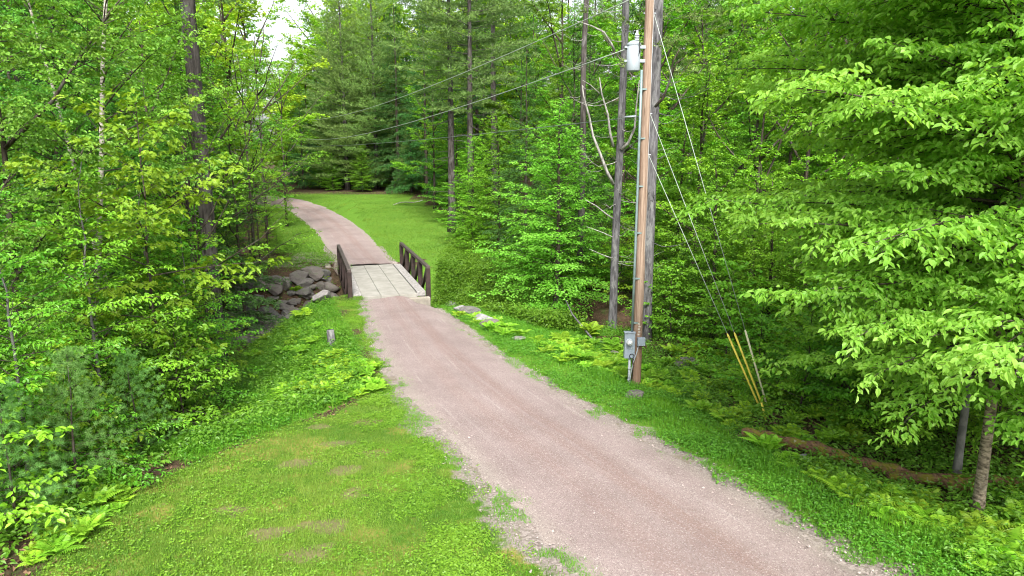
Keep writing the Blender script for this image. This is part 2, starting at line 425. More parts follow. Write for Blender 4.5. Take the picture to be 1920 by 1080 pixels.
def XY(u, Y):
    """ground point at distance Y whose base is in photo column u"""
    z = 0
    for _ in range(3):
        x = (u-960)/FPX*(Y*cp + (CAM[2]-z)*sp); z = zt1(x, Y)
    return np.array([x, Y, z])
def PT(u, v, Y):
    d = ray(u, v); return CAM + d*(Y/d[1])

# road edges in world, measured along the road
L_px = [(1315, 1330), (1085, 1080), (1018, 1010), (948, 935), (870, 850), (792, 770), (735, 690), (705, 620), (685, 564)]
R_px = [(1950, 1270), (1618, 1080), (1478, 985), (1318, 890), (1170, 808), (1040, 735), (930, 665), (845, 603), (786, 553)]
def flatG(u, v):
    d = ray(u, v)
    t = 10.0
    for _ in range(40):
        y = CAM[1] + d[1]*t; t = (float(ybase(np.array([y]))[0]) - CAM[2])/d[2]
    return (d[0]*t, d[1]*t)
nearL = [flatG(*p) for p in L_px]; nearR = [flatG(*p) for p in R_px]
nearL = [(nearL[0][0]+1.2, -9)] + nearL; nearR = [(nearR[0][0]+1.6, -9)] + nearR
FL_px = [(657, 497), (634, 482), (612, 462), (598, 440), (580, 422), (558, 405), (528, 391)]
FR_px = [(737, 495), (722, 480), (704, 458), (682, 436), (650, 412), (610, 390), (545, 371)]
farL = [flatG(*p) for p in FL_px]; farR = [flatG(*p) for p in FR_px]
farL += [(farL[-1][0]-6, farL[-1][1]+1.5), (farL[-1][0]-22, farL[-1][1]+2)]
farR += [(farR[-1][0]-6, farR[-1][1]+1.8), (farR[-1][0]-22, farR[-1][1]+2.5)]
print('near L', [tuple(round(float(q), 1) for q in p) for p in nearL]); print('near R', [tuple(round(float(q), 1) for q in p) for p in nearR])
print('far L', [tuple(round(float(q), 1) for q in p) for p in farL]); print('far R', [tuple(round(float(q), 1) for q in p) for p in farR])

def resample(pts, n):
    p = np.array(pts, float)
    # catmull-rom
    out = []
    P = np.vstack([2*p[0]-p[1], p, 2*p[-1]-p[-2]])
    for i in range(1, len(P)-2):
        t = np.linspace(0, 1, 24, endpoint=False)[:, None]
        a, b, c, d = P[i-1], P[i], P[i+1], P[i+2]
        out.append(.5*((2*b) + (-a+c)*t + (2*a-5*b+4*c-d)*t**2 + (-a+3*b-3*c+d)*t**3))
    out = np.vstack(out + [p[-1:]])
    s = np.concatenate([[0], np.cumsum(np.linalg.norm(np.diff(out, axis=0), axis=1))])
    q = np.linspace(0, s[-1], n)
    return np.stack([np.interp(q, s, out[:, 0]), np.interp(q, s, out[:, 1])], 1), s[-1]

def road_grid(Lp, Rp, n, m):
    a, la = resample(Lp, n); b, lb = resample(Rp, n)
    c = np.linspace(-1.10, 1.10, m)
    f = (c+1)/2
    xy = a[:, None]*(1-f)[None, :, None] + b[:, None]*f[None, :, None]
    return xy, c, np.linspace(0, (la+lb)/2, n)
ROADS = []
for nm, Lp, Rp, n in (('near', nearL, nearR, 260), ('far', farL, farR, 200)):
    xy, c, al = road_grid(Lp, Rp, n, 41); ROADS.append((xy, c, al))

def road_mask(x, y):
    """signed distance outside the road edge (negative inside), approx."""
    best = np.full(np.shape(x), 1e9)
    for Lp, Rp in ((nearL, nearR), (farL, farR)):
        a, _ = resample(Lp, 60); b, _ = resample(Rp, 60)
        dl, sl, _ = polydist(x, y, [tuple(q) for q in a]); dr, sr, _ = polydist(x, y, [tuple(q) for q in b])
        inside = (sl > 0) & (sr < 0)
        d = np.where(inside, -np.minimum(dl, dr), np.minimum(dl, dr))
        best = np.minimum(best, d)
    return best

def nonuni(lo, hi, step, far, grow=1.22):
    mid = list(np.arange(lo, hi+1e-6, step)); a = [lo]; s = step
    while a[-1] > -far: s *= grow; a.append(a[-1]-s)
    b = [hi]; s = step
    while b[-1] < far: s *= grow; b.append(b[-1]+s)
    return np.array(a[:0:-1] + mid + b[1:])
gx = nonuni(-17, 13, .22, 500); gy = nonuni(4, 46, .22, 500)
XX, YY = np.meshgrid(gx, gy, indexing='ij')
ZZ = zt(XX, YY)
RM = road_mask(XX, YY)
brd, _, _ = polydist(XX, YY, [(-5.6, 29.4), (-8.2, 38.6)])
LXc = np.interp(YY, LAWN_Y, LAWN_X)
far_lawn = (YY > 40)
FARLAWN = [(-9, 41.0), (-6.5, 40.2), (-4.2, 41), (-3.2, 47), (-3.6, 53), (-5.4, 60), (-8.2, 68), (-11.5, 76), (-17, 80), (-24, 80), (-34, 79)]
d_far, s_far, _ = polydist(XX, YY, FARLAWN)
nzz = fbm(XX*1.1, YY*1.1, 21)-.5
lawn_near = sstep(-.25, .25, XX - LXc + .5*nzz)*sstep(31, 29, YY)*sstep(2.4, 1.6, RM)*(XX < 3)
leftside = (XX < np.interp(YY, [-10, 8, 17, 29], [4, 2.6, -1.5, -5.5]))
lawn_near = np.where(leftside, sstep(-.25, .25, XX - LXc + 1.3*nzz)*sstep(31, 29.5, YY), 0)
farleft = ((YY > 39.5) & (RM < 1.7 + 1.2*sstep(40, 44, YY)*sstep(62, 50, YY) + nzz) & (RM > -5))
lawn_far = np.where((YY > 40.0) & ((s_far < 0)), sstep(-.6, .6, d_far*1.0+nzz), 0)*sstep(-30, -24, XX)
lawn_far = np.where((YY > 40) & (RM > 0) & (s_far < 0) & (RM > 3) & (XX < np.interp(YY, [40, 50, 60, 70, 80], [-10, -12.5, -15, -22, -30])), 0, lawn_far)
lawn_far = np.maximum(lawn_far, farleft*.9)
LAWN = lawn_near; FARL = np.clip(lawn_far, 0, 1)
rightverge = (~leftside) & (YY < 29.5)
vw = np.interp(YY, [-10, 8, 12, 17, 21, 24, 29], [1.2, 1.3, 1.7, 4.0, 4.6, 3.6, 2.0])
LUSH = np.where(rightverge, sstep(.5, -.4, RM - vw + 1.2*nzz), 0)
# tall growth left of the mown lawn, down to the creek
tallz = sstep(4.6, 3.2, LXc - XX)*sstep(-.1, .3, LXc - XX)*(YY > 11)*(YY < 29)*(XX > -11)
LUSH = np.maximum(LUSH, tallz*sstep(.30, .5, fbm(XX*.7, YY*.7, 31)+.12))
LUSH = np.maximum(LUSH, FARL)
herbz = sstep(4.6, 3.9, np.abs(XX-np.interp(YY, [22, 29, 33, 40, 50], [3, -1.0, -2.0, -1.0, 0])))*(YY > 23)*(YY < 50)*(RM > .5)*.8
LUSH = np.maximum(LUSH, herbz)
BARE = np.zeros(XX.shape)
for (u, v_, r_) in ((555, 868, .30), (650, 882, .26), (655, 925, .22), (638, 832, .28), (690, 792, .3), (600, 800, .22), (512, 1000, .26), (575, 1040, .28), (430, 960, .25), (700, 850, .2), (610, 985, .3)):
    q = G(u, v_); BARE = np.maximum(BARE, sstep(1.15, .45, np.hypot((XX-q[0])/1.5, YY-q[1])/r_ + 1.1*(fbm(XX*4, YY*4, 66)-.5)))
gm = sstep(.55, .05, RM + .5*nzz)*(YY < 45)
patch = leftside*(YY < 15)*sstep(.95, .35, RM + .9*nzz)*.62
gm = np.maximum(gm, patch)
rpatch = rightverge*(YY < 13)*sstep(.9, .3, RM + .8*nzz)*.55
gm = np.maximum(gm, rpatch)
gm = np.maximum(gm, .55*((YY > 37.5) & (YY < 43) & (XX < -8.7) & (XX > -13.5))*sstep(.35, .55, fbm(XX, YY, 44)+.1))
inroad = (RM < -.12)
ZZ = np.where(inroad, ZZ-.07, ZZ)
ub = (brd < 2.0) & (YY > 29.0) & (YY < 39.4)
ZZ = np.where(ub, np.minimum(ZZ, -.45), ZZ)
mb = MB(); idx = np.arange(XX.size).reshape(XX.shape)
mb.add(np.stack([XX, YY, ZZ], -1), [np.stack([idx[:-1, :-1], idx[1:, :-1], idx[1:, 1:], idx[:-1, 1:]], -1).reshape(-1, 4)])
g = mb.build('ground', M['ground'], smooth=True, attrs={'lawn': LAWN, 'gravel': gm, 'lush': LUSH, 'bare': BARE}); kind(g, 'structure')

for i, (xy, c, al) in enumerate(ROADS):
    n, m, _ = xy.shape
    x, y = xy[..., 0], xy[..., 1]
    z = ybase(y) + (zt(x, y)-ybase(y))*np.abs(c)[None, :]**4
    prof = np.where(np.abs(c) < .9, 0, -.05*((np.abs(c)-.9)/.2))
    crown = .035*(1-c**2) - .018*np.exp(-((np.abs(c)-.42)/.16)**2)
    rough_ = .07*(fbm(x*1.6, y*1.6, 77)-.5)*sstep(.7, 1, np.abs(c))[None, :]
    z = z + .022 + crown[None, :] + prof[None, :] + rough_
    mb = MB(); idx = np.arange(n*m).reshape(n, m)
    mb.add(np.stack([x, y, z], -1), [np.stack([idx[:-1, :-1], idx[:-1, 1:], idx[1:, 1:], idx[1:, :-1]], -1).reshape(-1, 4)])
    o = mb.build('gravel_road' if i == 0 else 'far_gravel_road', M['road'], smooth=True, attrs={'cross': np.broadcast_to(c, (n, m)), 'along': np.broadcast_to(al[:, None], (n, m))})
    kind(o, 'structure')
# creek water
P, _ = resample(CREEK, 120)
d = nrm(np.gradient(P, axis=0)); nn = np.stack([-d[:, 1], d[:, 0]], 1)
v = np.concatenate([np.c_[P + nn*1.5, np.full(len(P), -2.1)], np.c_[P - nn*1.5, np.full(len(P), -2.1)]])
i = np.arange(len(P)-1); mb = MB(); mb.add(v, [np.stack([i, i+1, i+1+len(P), i+len(P)], 1)])
kind(mb.build('creek_water', M['water'], smooth=True), 'structure')

# ------------------------------------------------------------------ bridge
A0 = np.array([-5.42, 29.75, 0]); AX = nrm(np.array([-.292, .956, 0])); SX = np.array([AX[1], -AX[0], 0]); UPV = np.array([0, 0, 1.])
BL = 8.75; axes = [SX, AX, UPV]
def B(s, t, z): return A0 + SX*s + AX*t + UPV*z
br = thing('bridge', 'small bridge of pale concrete panels between two dark steel truss railings over the creek', 'bridge', tuple(A0))
def bbuild(mb, name, mat, parent, bev=.012):
    mb.v = [q - A0 for q in mb.v]
    o = mb.build(name, mat, parent)
    if bev:
        b = o.modifiers.new('bevel', 'BEVEL'); b.width = bev; b.segments = 1; b.limit_method = 'ANGLE'
    return o
for k, s in enumerate((-.81, 0, .81)):
    m = MB(); m.box(B(s, BL/2, -.085 + .004*k), (.798, BL, .25), axes); bbuild(m, 'deck_panel', M['deck'], br, .015)
for s in (-1.43, 1.43):
    m = MB(); m.box(B(s, BL/2, -.02), (.40, BL-.5, .22), axes); bbuild(m, 'curb', M['curb'], br)
m = MB(); m.box(B(0, BL/2, -.16), (2.5, BL-.1, .1), axes); m.box(B(-1.1, BL/2, -.5), (.2, BL, .5), axes); m.box(B(1.1, BL/2, -.5), (.2, BL, .5), axes); bbuild(m, 'deck_beam', M['steel'], br)
for sgn in (-1, 1):
    s = sgn*1.73
    tr = MB(); tr.box(B(s, BL/2, 1.22), (.17, BL, .13), axes)
    rail = bbuild(tr, 'top_rail', M['rail_top'], br)
    bc = MB(); bc.box(B(s, BL/2, -.42), (.15, BL, .16), axes); bbuild(bc, 'bottom_chord', M['steel'], br)
    nb = 5; ts = np.linspace(.1, BL-.1, nb)
    for k, t in enumerate(ts):
        q = MB(); q.box(B(s, t, .408 if k in (0, nb-1) else .408), (.20, .22, 1.49), axes); bbuild(q, 'post', M['steel'], br)
    for k in range(nb-1):
        q = MB(); q.beam(B(s, ts[k]+.14, 1.12), B(s, ts[k+1]-.14, -.30), .12, .13, SX); bbuild(q, 'diagonal_brace', M['steel'], br)
for t, ww in ((-.16, 3.5), (BL+.16, 3.7)):
    q = MB(); q.box(B(0, t, -1.10), (ww, .30, 2.0), axes)
    if t > 1: q.box(B(-2.35, t+.25, -1.0), (.3, .9, 2.2), axes)
    bbuild(q, 'abutment', M['abut'], br, .02)

# ------------------------------------------------------------------ utility pole
pb = XY(1192, 16.3); PX, PY, PZ = pb
up = thing('utility_pole', 'tall wooden utility pole with grey transformer and meter box beside the gravel road', 'utility pole', tuple(pb))
def loc(mb, base, name, mat, parent, smooth=False, bev=0):
    mb.v = [q - np.array(base) for q in mb.v]
    o = mb.build(name, mat, parent, smooth)
    if bev:
        b = o.modifiers.new('bevel', 'BEVEL'); b.width = bev; b.segments = 2; b.limit_method = 'ANGLE'
    return o
PH = 11.6
m = MB(); zz = np.linspace(-.5, PH, 22); wob = .004*np.sin(zz*3)
m.tube(np.stack([PX+wob, PY+0*zz, PZ+zz], 1), np.linspace(.122, .098, 22), 16)
loc(m, pb, 'shaft', M['pole'], up, True)
def Zat(v): # height on the pole seen at photo row v
    return PT(1200, v, PY)[2]
# transformer
tz0, tz1 = Zat(134), Zat(86); tx = PX-.335; ty = PY-.03; rT = .155
tr = loc(MB().lathe((tx, ty, tz0), [(0, 0), (rT*.96, 0), (rT, .02), (rT, tz1-tz0)], 28), pb, 'transformer', M['tank'], up, False)
h = tz1-tz0
for o_ in (tr,): 
    for p_ in o_.data.polygons: p_.use_smooth = len(p_.vertices) == 4
loc(MB().lathe((tx, ty, tz1), [(0, 0), (rT*1.06, 0), (rT*1.06, .03), (rT*.5, .10), (.0, .115)], 28), pb, 'lid', M['tank'], tr, False)
prof = [(0, .06), (.055, .06)]
for k in range(5): prof += [(.06, .08+.035*k), (.042, .10+.035*k)]
prof += [(.03, .26), (.026, .33), (0, .33)]
loc(MB().lathe((tx+.07, ty, tz1), prof, 16), pb, 'bushing', M['porcelain'], tr, False)
m = MB()
for q in (.12, .42):
    m.box((tx+.2, ty, tz0+h*.18+q), (.16, .10, .07)); m.box((tx-.175, ty, tz0+h*.18+q), (.07, .10, .045))
loc(m, pb, 'bracket', M['tank'], tr, False, .006)
m = MB(); m.tube([(tx+.1, ty-.15, tz1+.05), (tx+.115, ty-.165, tz1-.1), (tx+.10, ty-.16, tz1-.2)], .012, 6); loc(m, pb, 'lead_wire', M['black'], tr, True)
# conduit
mz = Zat(622)
m = MB(); m.tube([(PX-.15, PY-.12, tz0+.02), (PX-.15, PY-.12, tz0-1.5), (PX-.15, PY-.11, mz+2), (PX-.16, PY-.11, mz-.02)], .030, 10); loc(m, pb, 'conduit', M['galv'], up, True)
m = MB()
for q in np.linspace(mz+.25, tz0-.4, 6): m.box((PX-.1, PY-.09, q), (.17, .05, .035))
loc(m, pb, 'conduit_clamp', M['galv'], up)
m = MB(); m.tube([(PX+.09, PY-.06, PZ+.1), (PX+.088, PY-.06, PZ+5), (PX+.08, PY-.06, PZ+10)], .006, 5); loc(m, pb, 'ground_wire', M['fitting'], up, True)
# meter box
bx0 = PT(1171, 640, PY-.16)[0]; bx1 = PT(1190.5, 640, PY-.16)[0]; bz0 = Zat(668); bz1 = Zat(621)
bc_ = ((bx0+bx1)/2, PY-.12, (bz0+bz1)/2); bw = bx1-bx0; bh = bz1-bz0
mbx = loc(MB().box(bc_, (bw, .16, bh)).box((bc_[0], PY-.125, bz1+.008), (bw+.025, .20, .02)), pb, 'meter_box', M['box'], up, False, .012)
fy = PY-.2
def disc(mb, c, prof, sides=20):
    pr = np.array(prof, float); a = np.arange(sides)*2*PI/sides
    v = np.stack([pr[:, 0][:, None]*np.cos(a), -np.repeat(pr[:, 1][:, None], sides, 1), pr[:, 0][:, None]*np.sin(a)], -1)
    idx = np.arange(len(pr)*sides).reshape(len(pr), sides); nx = np.roll(idx, -1, 1)
    mb.add(np.array(c) + v.reshape(-1, 3), [np.stack([idx[:-1], nx[:-1], nx[1:], idx[1:]], -1).reshape(-1, 4), idx[-1:], idx[:1, ::-1]])
    return mb
mc = (bc_[0]-.02, fy, bz0 + bh*.66)
loc(disc(MB(), mc, [(.085, 0), (.085, .03), (.075, .035)]), pb, 'meter_ring', M['fitting'], mbx, False)
loc(disc(MB(), mc, [(.068, .03), (.068, .11), (.055, .135), (0, .14)]), pb, 'meter', M['glass'], mbx, True)
loc(disc(MB(), (mc[0], fy-.14, mc[2]), [(.03, .0), (.03, .004), (0, .005)]), pb, 'meter_dial', M['fitting'], mbx, True)
m = MB(); m.box((bc_[0], fy-.002, bz0+bh*.42), (bw*.9, .006, .012)); m.box((bc_[0]+.04, fy-.006, bz0+bh*.44), (.03, .02, .05)); loc(m, pb, 'latch', M['fitting'], mbx)
a = np.linspace(0, 2*PI, 20)
m = MB(); m.tube(np.stack([bc_[0]+.05+.055*np.cos(a), fy-.02+0*a, bz0+.07+.055*np.sin(a)], 1), .008, 6); m.tube([(bc_[0]+.07, fy-.02, bz0+.02), (bc_[0]+.10, fy, bz0-.2), (PX-.13, PY-.1, PZ+.02)], .009, 6); loc(m, pb, 'cable_loop', M['black'], up, True)
m = MB(); m.tube([(bc_[0]+.02, PY-.12, bz0+.01), (bc_[0]+.02, PY-.12, PZ-.1)], .032, 10)
for q in (.25, .55): m.tube([(bc_[0]+.02, PY-.12, bz0-q), (bc_[0]+.02, PY-.12, bz0-q-.05)], .039, 10)
loc(m, pb, 'lower_conduit', M['pvc'], up, True)
jz = Zat(637)
jb = loc(MB().box((PX+.06, PY-.165, jz), (.19, .13, .20)), pb, 'junction_box', M['box'], up, False, .012)
m = MB(); m.tube([(PX, PY-.17, jz-.1), (PX-.05, PY-.2, jz-.3), (PX-.12, PY-.17, jz-.55), (PX-.17, PY-.17, PZ+.35), (PX-.2, PY-.2, PZ)], .013, 6); loc(m, pb, 'white_cable', M['pvc'], up, True)
m = MB()
for k, q in enumerate((605, 610, 615, 620, 625)): m.box((PX+.015*(k % 2), PY-.121, Zat(q)), (.05, .006, .035))
loc(m, pb, 'number_tag', M['tag'], up)
m = MB()
for q, s in ((25, .1), (213, .1), (290, .1)): m.tube([(PX-.13, PY, Zat(q)), (PX+.15, PY, Zat(q))], .014, 6)
loc(m, pb, 'bolt', M['fitting'], up)

# overhead wires
def sagline(a, b, sag, n=40):
    t = np.linspace(0, 1, n)[:, None]; p = np.array(a)*(1-t) + np.array(b)*t; p[:, 2] -= (sag*4*t*(1-t))[:, 0]; return p
for a, b, sag, r, mt, lab in (
    ((PX-.1, PY, Zat(-14)), PT(560, 224, 84), .9, .0125, 'wirelight', 'pale overhead wire, topmost of three crossing the woods left of the pole'),
    ((tx-.16, PY, Zat(92)), PT(560, 258, 84), .9, .0125, 'wirelight', 'pale overhead wire running left from beside the grey transformer'),
    ((PX-.12, PY, Zat(218)), PT(540, 272, 84), .35, .0105, 'wire', 'dark overhead wire, lowest of three, ending in a white clip at the pole')):
    m = MB(); m.tube(sagline(a, b, sag), r, 6); o = m.build('power_line', M[mt], None, True)
    tag(o, lab, 'wire', 'overhead wires on the utility pole')
    if mt == 'wire':
        q = MB(); q.tube(sagline(a, b, sag)[0:1].repeat(2, 0) + np.array([[-.1, 0, .0], [-.34, .12, -.01]]), .022, 8); q.build('clip', M['tank'], o, True)
# guys
for (u, v_), top, gm_, lab in (((1428, 772), 290, 'yellow', 'guy wire with yellow guard, left and lowest attached of the three'), ((1434, 772), 213, 'yellow', 'guy wire with yellow guard, between the other two guy wires'), ((1440, 768), 25, 'cream', 'guy wire with faded cream guard, attached highest on the pole')):
    an = G(u, v_); tp = np.array([PX+.1, PY, Zat(top)]); L = np.linalg.norm(tp-an); dd = (tp-an)/L
    t = thing('guy_wire', lab, 'guy wire', tuple(an), 0, 'guy wires bracing the utility pole')
    loc(MB().tube(np.stack([an - dd*.3, tp]), .0075, 6), an, 'strand', M['wirelight'], t, True)
    loc(MB().tube(np.stack([an + dd*.12, an + dd*1.88, an + dd*1.93]), [.024, .024, .012], 8), an, 'guard', M[gm_], t, True)
an = G(1441, 786)
m = MB(); m.beam(an + (0, 0, -.2), an + (-.14, .1, .34), .05, .03); o = m.build('anchor_marker', M['yellow']); tag(o, 'short yellow anchor rod at the foot of the three guy wires', 'anchor')

# ------------------------------------------------------------------ stones
rg = np.random.default_rng(5)
def ico():
    import bmesh
    b = bmesh.new(); bmesh.ops.create_icosphere(b, subdivisions=4, radius=1)
    v = np.array([q.co[:] for q in b.verts]); f = np.array([[w.index for w in q.verts] for q in b.faces]); b.free(); return v, f
IV, IF = ico()
def stone_mesh(seed, mat, nm='boulder'):
    r = np.random.default_rng(seed); pl = nrm(r.normal(size=(11, 3))); dd = r.uniform(.5, .95, 11)
    rad = np.full(len(IV), 1.15)
    for n_, d_ in zip(pl, dd):
        c = IV @ n_; rad = np.where(c > .05, np.minimum(rad, d_/np.maximum(c, .05)), rad)
    rad = rad + .05*(fbm(IV[:, 0]*3+IV[:, 2]*2+9, IV[:, 1]*3+seed, seed)-.5)
    return MB().add(IV*rad[:, None], [IF]).build(nm, mat, link=False, smooth=False).data
SM = [stone_mesh(k+3, M['stone']) for k in range(7)]; SP = [stone_mesh(k+20, M['palestone']) for k in range(3)]
def stone(p, sx, sy, sz, label, group, me, rz=None, name='boulder', sink=.3):
    o = bpy.data.objects.new(name, me); COL.objects.link(o); o.location = (p[0], p[1], p[2] + sz*(1-2*sink)*.9)
    o.scale = (sx, sy, sz); o.rotation_euler = (rg.uniform(-.25, .25), rg.uniform(-.25, .25), rg.uniform(0, 6) if rz is None else rz)
    return tag(o, label, 'stone', group)
# rows of riprap from the creek bed to the far bank, left of the bridge
n_st = 0
for row, (off, size) in enumerate(((-2.5, .30), (-2.1, .30), (-1.7, .32), (-1.25, .30), (-.8, .34), (-.35, .32), (.1, .34), (.55, .34), (1.0, .36), (1.45, .36), (1.9, .40), (2.3, .38), (2.75, .42), (3.15, .44), (3.6, .48), (4.0, .54))):
    x = -8.9 + .2*rg.normal()
    while x > -15.2 + .05*row:
        s = .74*size*rg.uniform(.55, 1.45)
        cy = np.interp(x, [-20, -14, -10, -6.8], [31.5, 31.2, 32.7, 33.8]) + off + rg.uniform(-.2, .2)
        p = (x, cy, zt1(x, cy))
        if (x + 6.8 + .305*(cy-34)) > -2.05 - s*.9: x -= s; continue
        lab = ('dark boulder in the stone bank left of the bridge', 'rounded boulder along the top of the stone bank by the abutment')[row >= 15]
        stone(p, s*rg.uniform(.95, 1.35), s, s*rg.uniform(.55, .85), lab, ('stones of the creek bank', 'boulders topping the creek bank')[row >= 15], SM[int(rg.integers(7))], rg.uniform(-.5, .5))
        x -= s*rg.uniform(1.15, 1.55)
for (u, v_, s, mt, lab) in ((604, 567, .42, 0, 'pale blue-grey flat boulder shining among dark stones by the bridge'), (500, 604, .24, 1, 'pale rounded stone low in the stone bank, alone so light'),
                     (575, 557, .5, None, 'grey slab leaning in the stone bank beside the pale flat boulder'), (620, 545, .4, None, 'grey boulder against the bridge abutment')):
    p = G(u, v_); stone(p, s*1.2, s, s*.7, lab, None, SP[mt] if mt is not None else SM[3], sink=.1)
for (u, v_, s, lab) in ((850, 573, .34, 'pale stone highest on the verge, right of the bridge'), (864, 584, .30, 'pale stone second along the verge right of the bridge'), (884, 590, .34, 'grey stone behind the verge ferns right of the bridge'),
                     (902, 603, .36, 'long pale stone flat in the verge grass'), (918, 612, .3, 'brown stone half buried in the verge'), (972, 637, .2, 'small white stone at the edge of the dark creek'),
                     (1300, 690, .36, 'dark grey rock among ferns right of the utility pole'), (1188, 745, .2, 'flat grey rock at the foot of the utility pole'), (1505, 868, .22, 'flat pale rock in front of the mossy log'), (1155, 668, .2, 'brown rock in the ferns left of the meter box')):
    p = G(u, v_); stone(p, s*1.3, s, s*.6, lab, None, SP[int(rg.integers(3))] if ('pale' in lab or 'white' in lab) else SM[int(rg.integers(7))])
for k in range(26):
    x = rg.uniform(-1.5, 9); cy = np.interp(x, [-2, 3, 12], [31, 28.2, 25]) + rg.uniform(-1.2, 1.6); s = rg.uniform(.15, .4)
    stone((x, cy, zt1(x, cy)), s*1.2, s, s*.6, 'dark stone in the shaded creek bed under the beech', 'stones in the shaded creek bed', SM[int(rg.integers(7))])

# log, stump, fallen branch
a, b = G(1390, 826), G(1830, 928)
a[2] += .12; b[2] += .1
t = np.linspace(0, 1, 40); base = (a+b)/2
m = MB(); pts = a[None]*(1-t)[:, None] + b[None]*t[:, None]; pts[:, 2] += .04*np.sin(t*7); pts[:, 1] += .10*np.sin(t*4)
m.tube(pts, .125 + .025*np.sin(t*21) - .03*t + .02*np.sin(t*57), 14)
lg = m.build('fallen_log', M['log'], None, True); tag(lg, 'mossy rotting log lying among ferns behind the right verge', 'log')
m = MB(); m.tube([b + (-1.3, .35, .05), b + (.5, .25, .0), b + (1.6, .1, -.1)], [.08, .13, .12], 10); o = m.build('fallen_log', M['log'], None, True); tag(o, 'shorter split brown log end behind the thin grey trunk', 'log')
p = G(622, 648); m = MB(); m.tube([p + (0, 0, -.1), p + (0, 0, .1), p + (-.02, 0, .5)], [.17, .125, .115], 12); o = m.build('stump', M['bark_grey'], None, True); tag(o, 'small grey tree stump on the grassy bank left of the road', 'stump')
p0, p1 = G(738, 386), G(792, 377)
m = MB(); tt = np.linspace(0, 1, 8)[:, None]; q = p0*(1-tt) + p1*tt + (0, 0, .1); q[:, 2] += .12*np.sin(tt[:, 0]*6)
m.tube(q, np.linspace(.03, .08, 8), 6); o = m.build('fallen_branch', M['deadwood'], None, True); tag(o, 'pale fallen branch lying on the far lawn edge', 'branch')
p0, p1 = G(1085, 625), G(1110, 640)
m = MB(); m.tube([p0 + (-.4, 1.0, 1.0), p0 + (-.2, .4, .6), p1 + (0, 0, .1), p1 + (.5, -.2, -.05)], [.02, .03, .035, .03], 7); o = m.build('fallen_branch', M['bark_grey'], None, True); tag(o, 'curved bare branch leaning over the dark creek', 'branch')

# ------------------------------------------------------------------ tree makers
PROF = {
 'oval': lambda t: np.sin(PI*(.14+.80*t))**.7,
 'cone': lambda t: (1-t)**.75 + .07,
 'tall': lambda t: np.sin(PI*(.30+.66*t))**.6,
 'spread': lambda t: np.minimum(1, .55+1.6*t)*np.sqrt(np.clip(1.02-t**2.2, .02, 1)),
 'broad': lambda t: np.sin(PI*(.33+.62*t))**.6,
 'column': lambda t: np.sqrt(np.clip(1.01-t**3.2, 0, 1))*(.74+.26*sstep(0, .3, t)),
 'tier': lambda t: np.clip(1.03-t, 0, 1)**.7*(.6+.4*sstep(0, .22, t)) + .04,
 'skirt': lambda t: (1-t**1.5)**.8*.95 + .08,
}
def trunk_line(r, H, lean, wob, k=14):
    z = np.linspace(-.3, H, k); t = np.clip(z/H, 0, 1)
    px = lean[0]*t + wob*np.cumsum(r.normal(size=k))*.25*t; py = lean[1]*t + wob*np.cumsum(r.normal(size=k))*.25*t
    return np.stack([px, py, z], 1)
def at_line(P, z):
    return np.stack([np.interp(z, P[:, 2], P[:, 0]), np.interp(z, P[:, 2], P[:, 1]), z], -1)

def skeleton(r, H, hb, rad, nb, prof, el, droop, r0, lean, wob, rtop=.15):
    TP = trunk_line(r, H, lean, wob)
    tr = r0*(1-(1-rtop)*np.clip(TP[:, 2]/H, 0, 1)**.9); tr[0] *= 1.35
    t = np.sort((np.arange(nb)+r.uniform(0, 1, nb))/nb); az = np.arange(nb)*2.39996 + r.uniform(-.5, .5, nb)
    h = hb + (H-hb)*t*.985
    L = rad*PROF[prof](t)*r.uniform(.68, 1.12, nb); e = R(el[0]) + (R(el[1])-R(el[0]))*t + r.normal(size=nb)*.10
    o = at_line(TP, h)
    dh = np.stack([np.cos(az), np.sin(az), 0*az], 1)
    K = 7; s = np.linspace(0, 1, K)
    bend = r.normal(size=(nb, 1, 1))*.12
    side = np.stack([-dh[:, 1], dh[:, 0], 0*az], 1)
    BP = o[:, None] + L[:, None, None]*(s[None, :, None]*np.cos(e)[:, None, None]*dh[:, None] + (s**2)[None, :, None]*bend*side[:, None])
    BP[:, :, 2] += L[:, None]*(s*np.sin(e)[:, None] - droop*s**2)
    br = np.clip(.0060*L[:, None], .005, .35*r0)*(1.05-.85*s)[None]
    return TP, tr, t, L, BP, br, dh
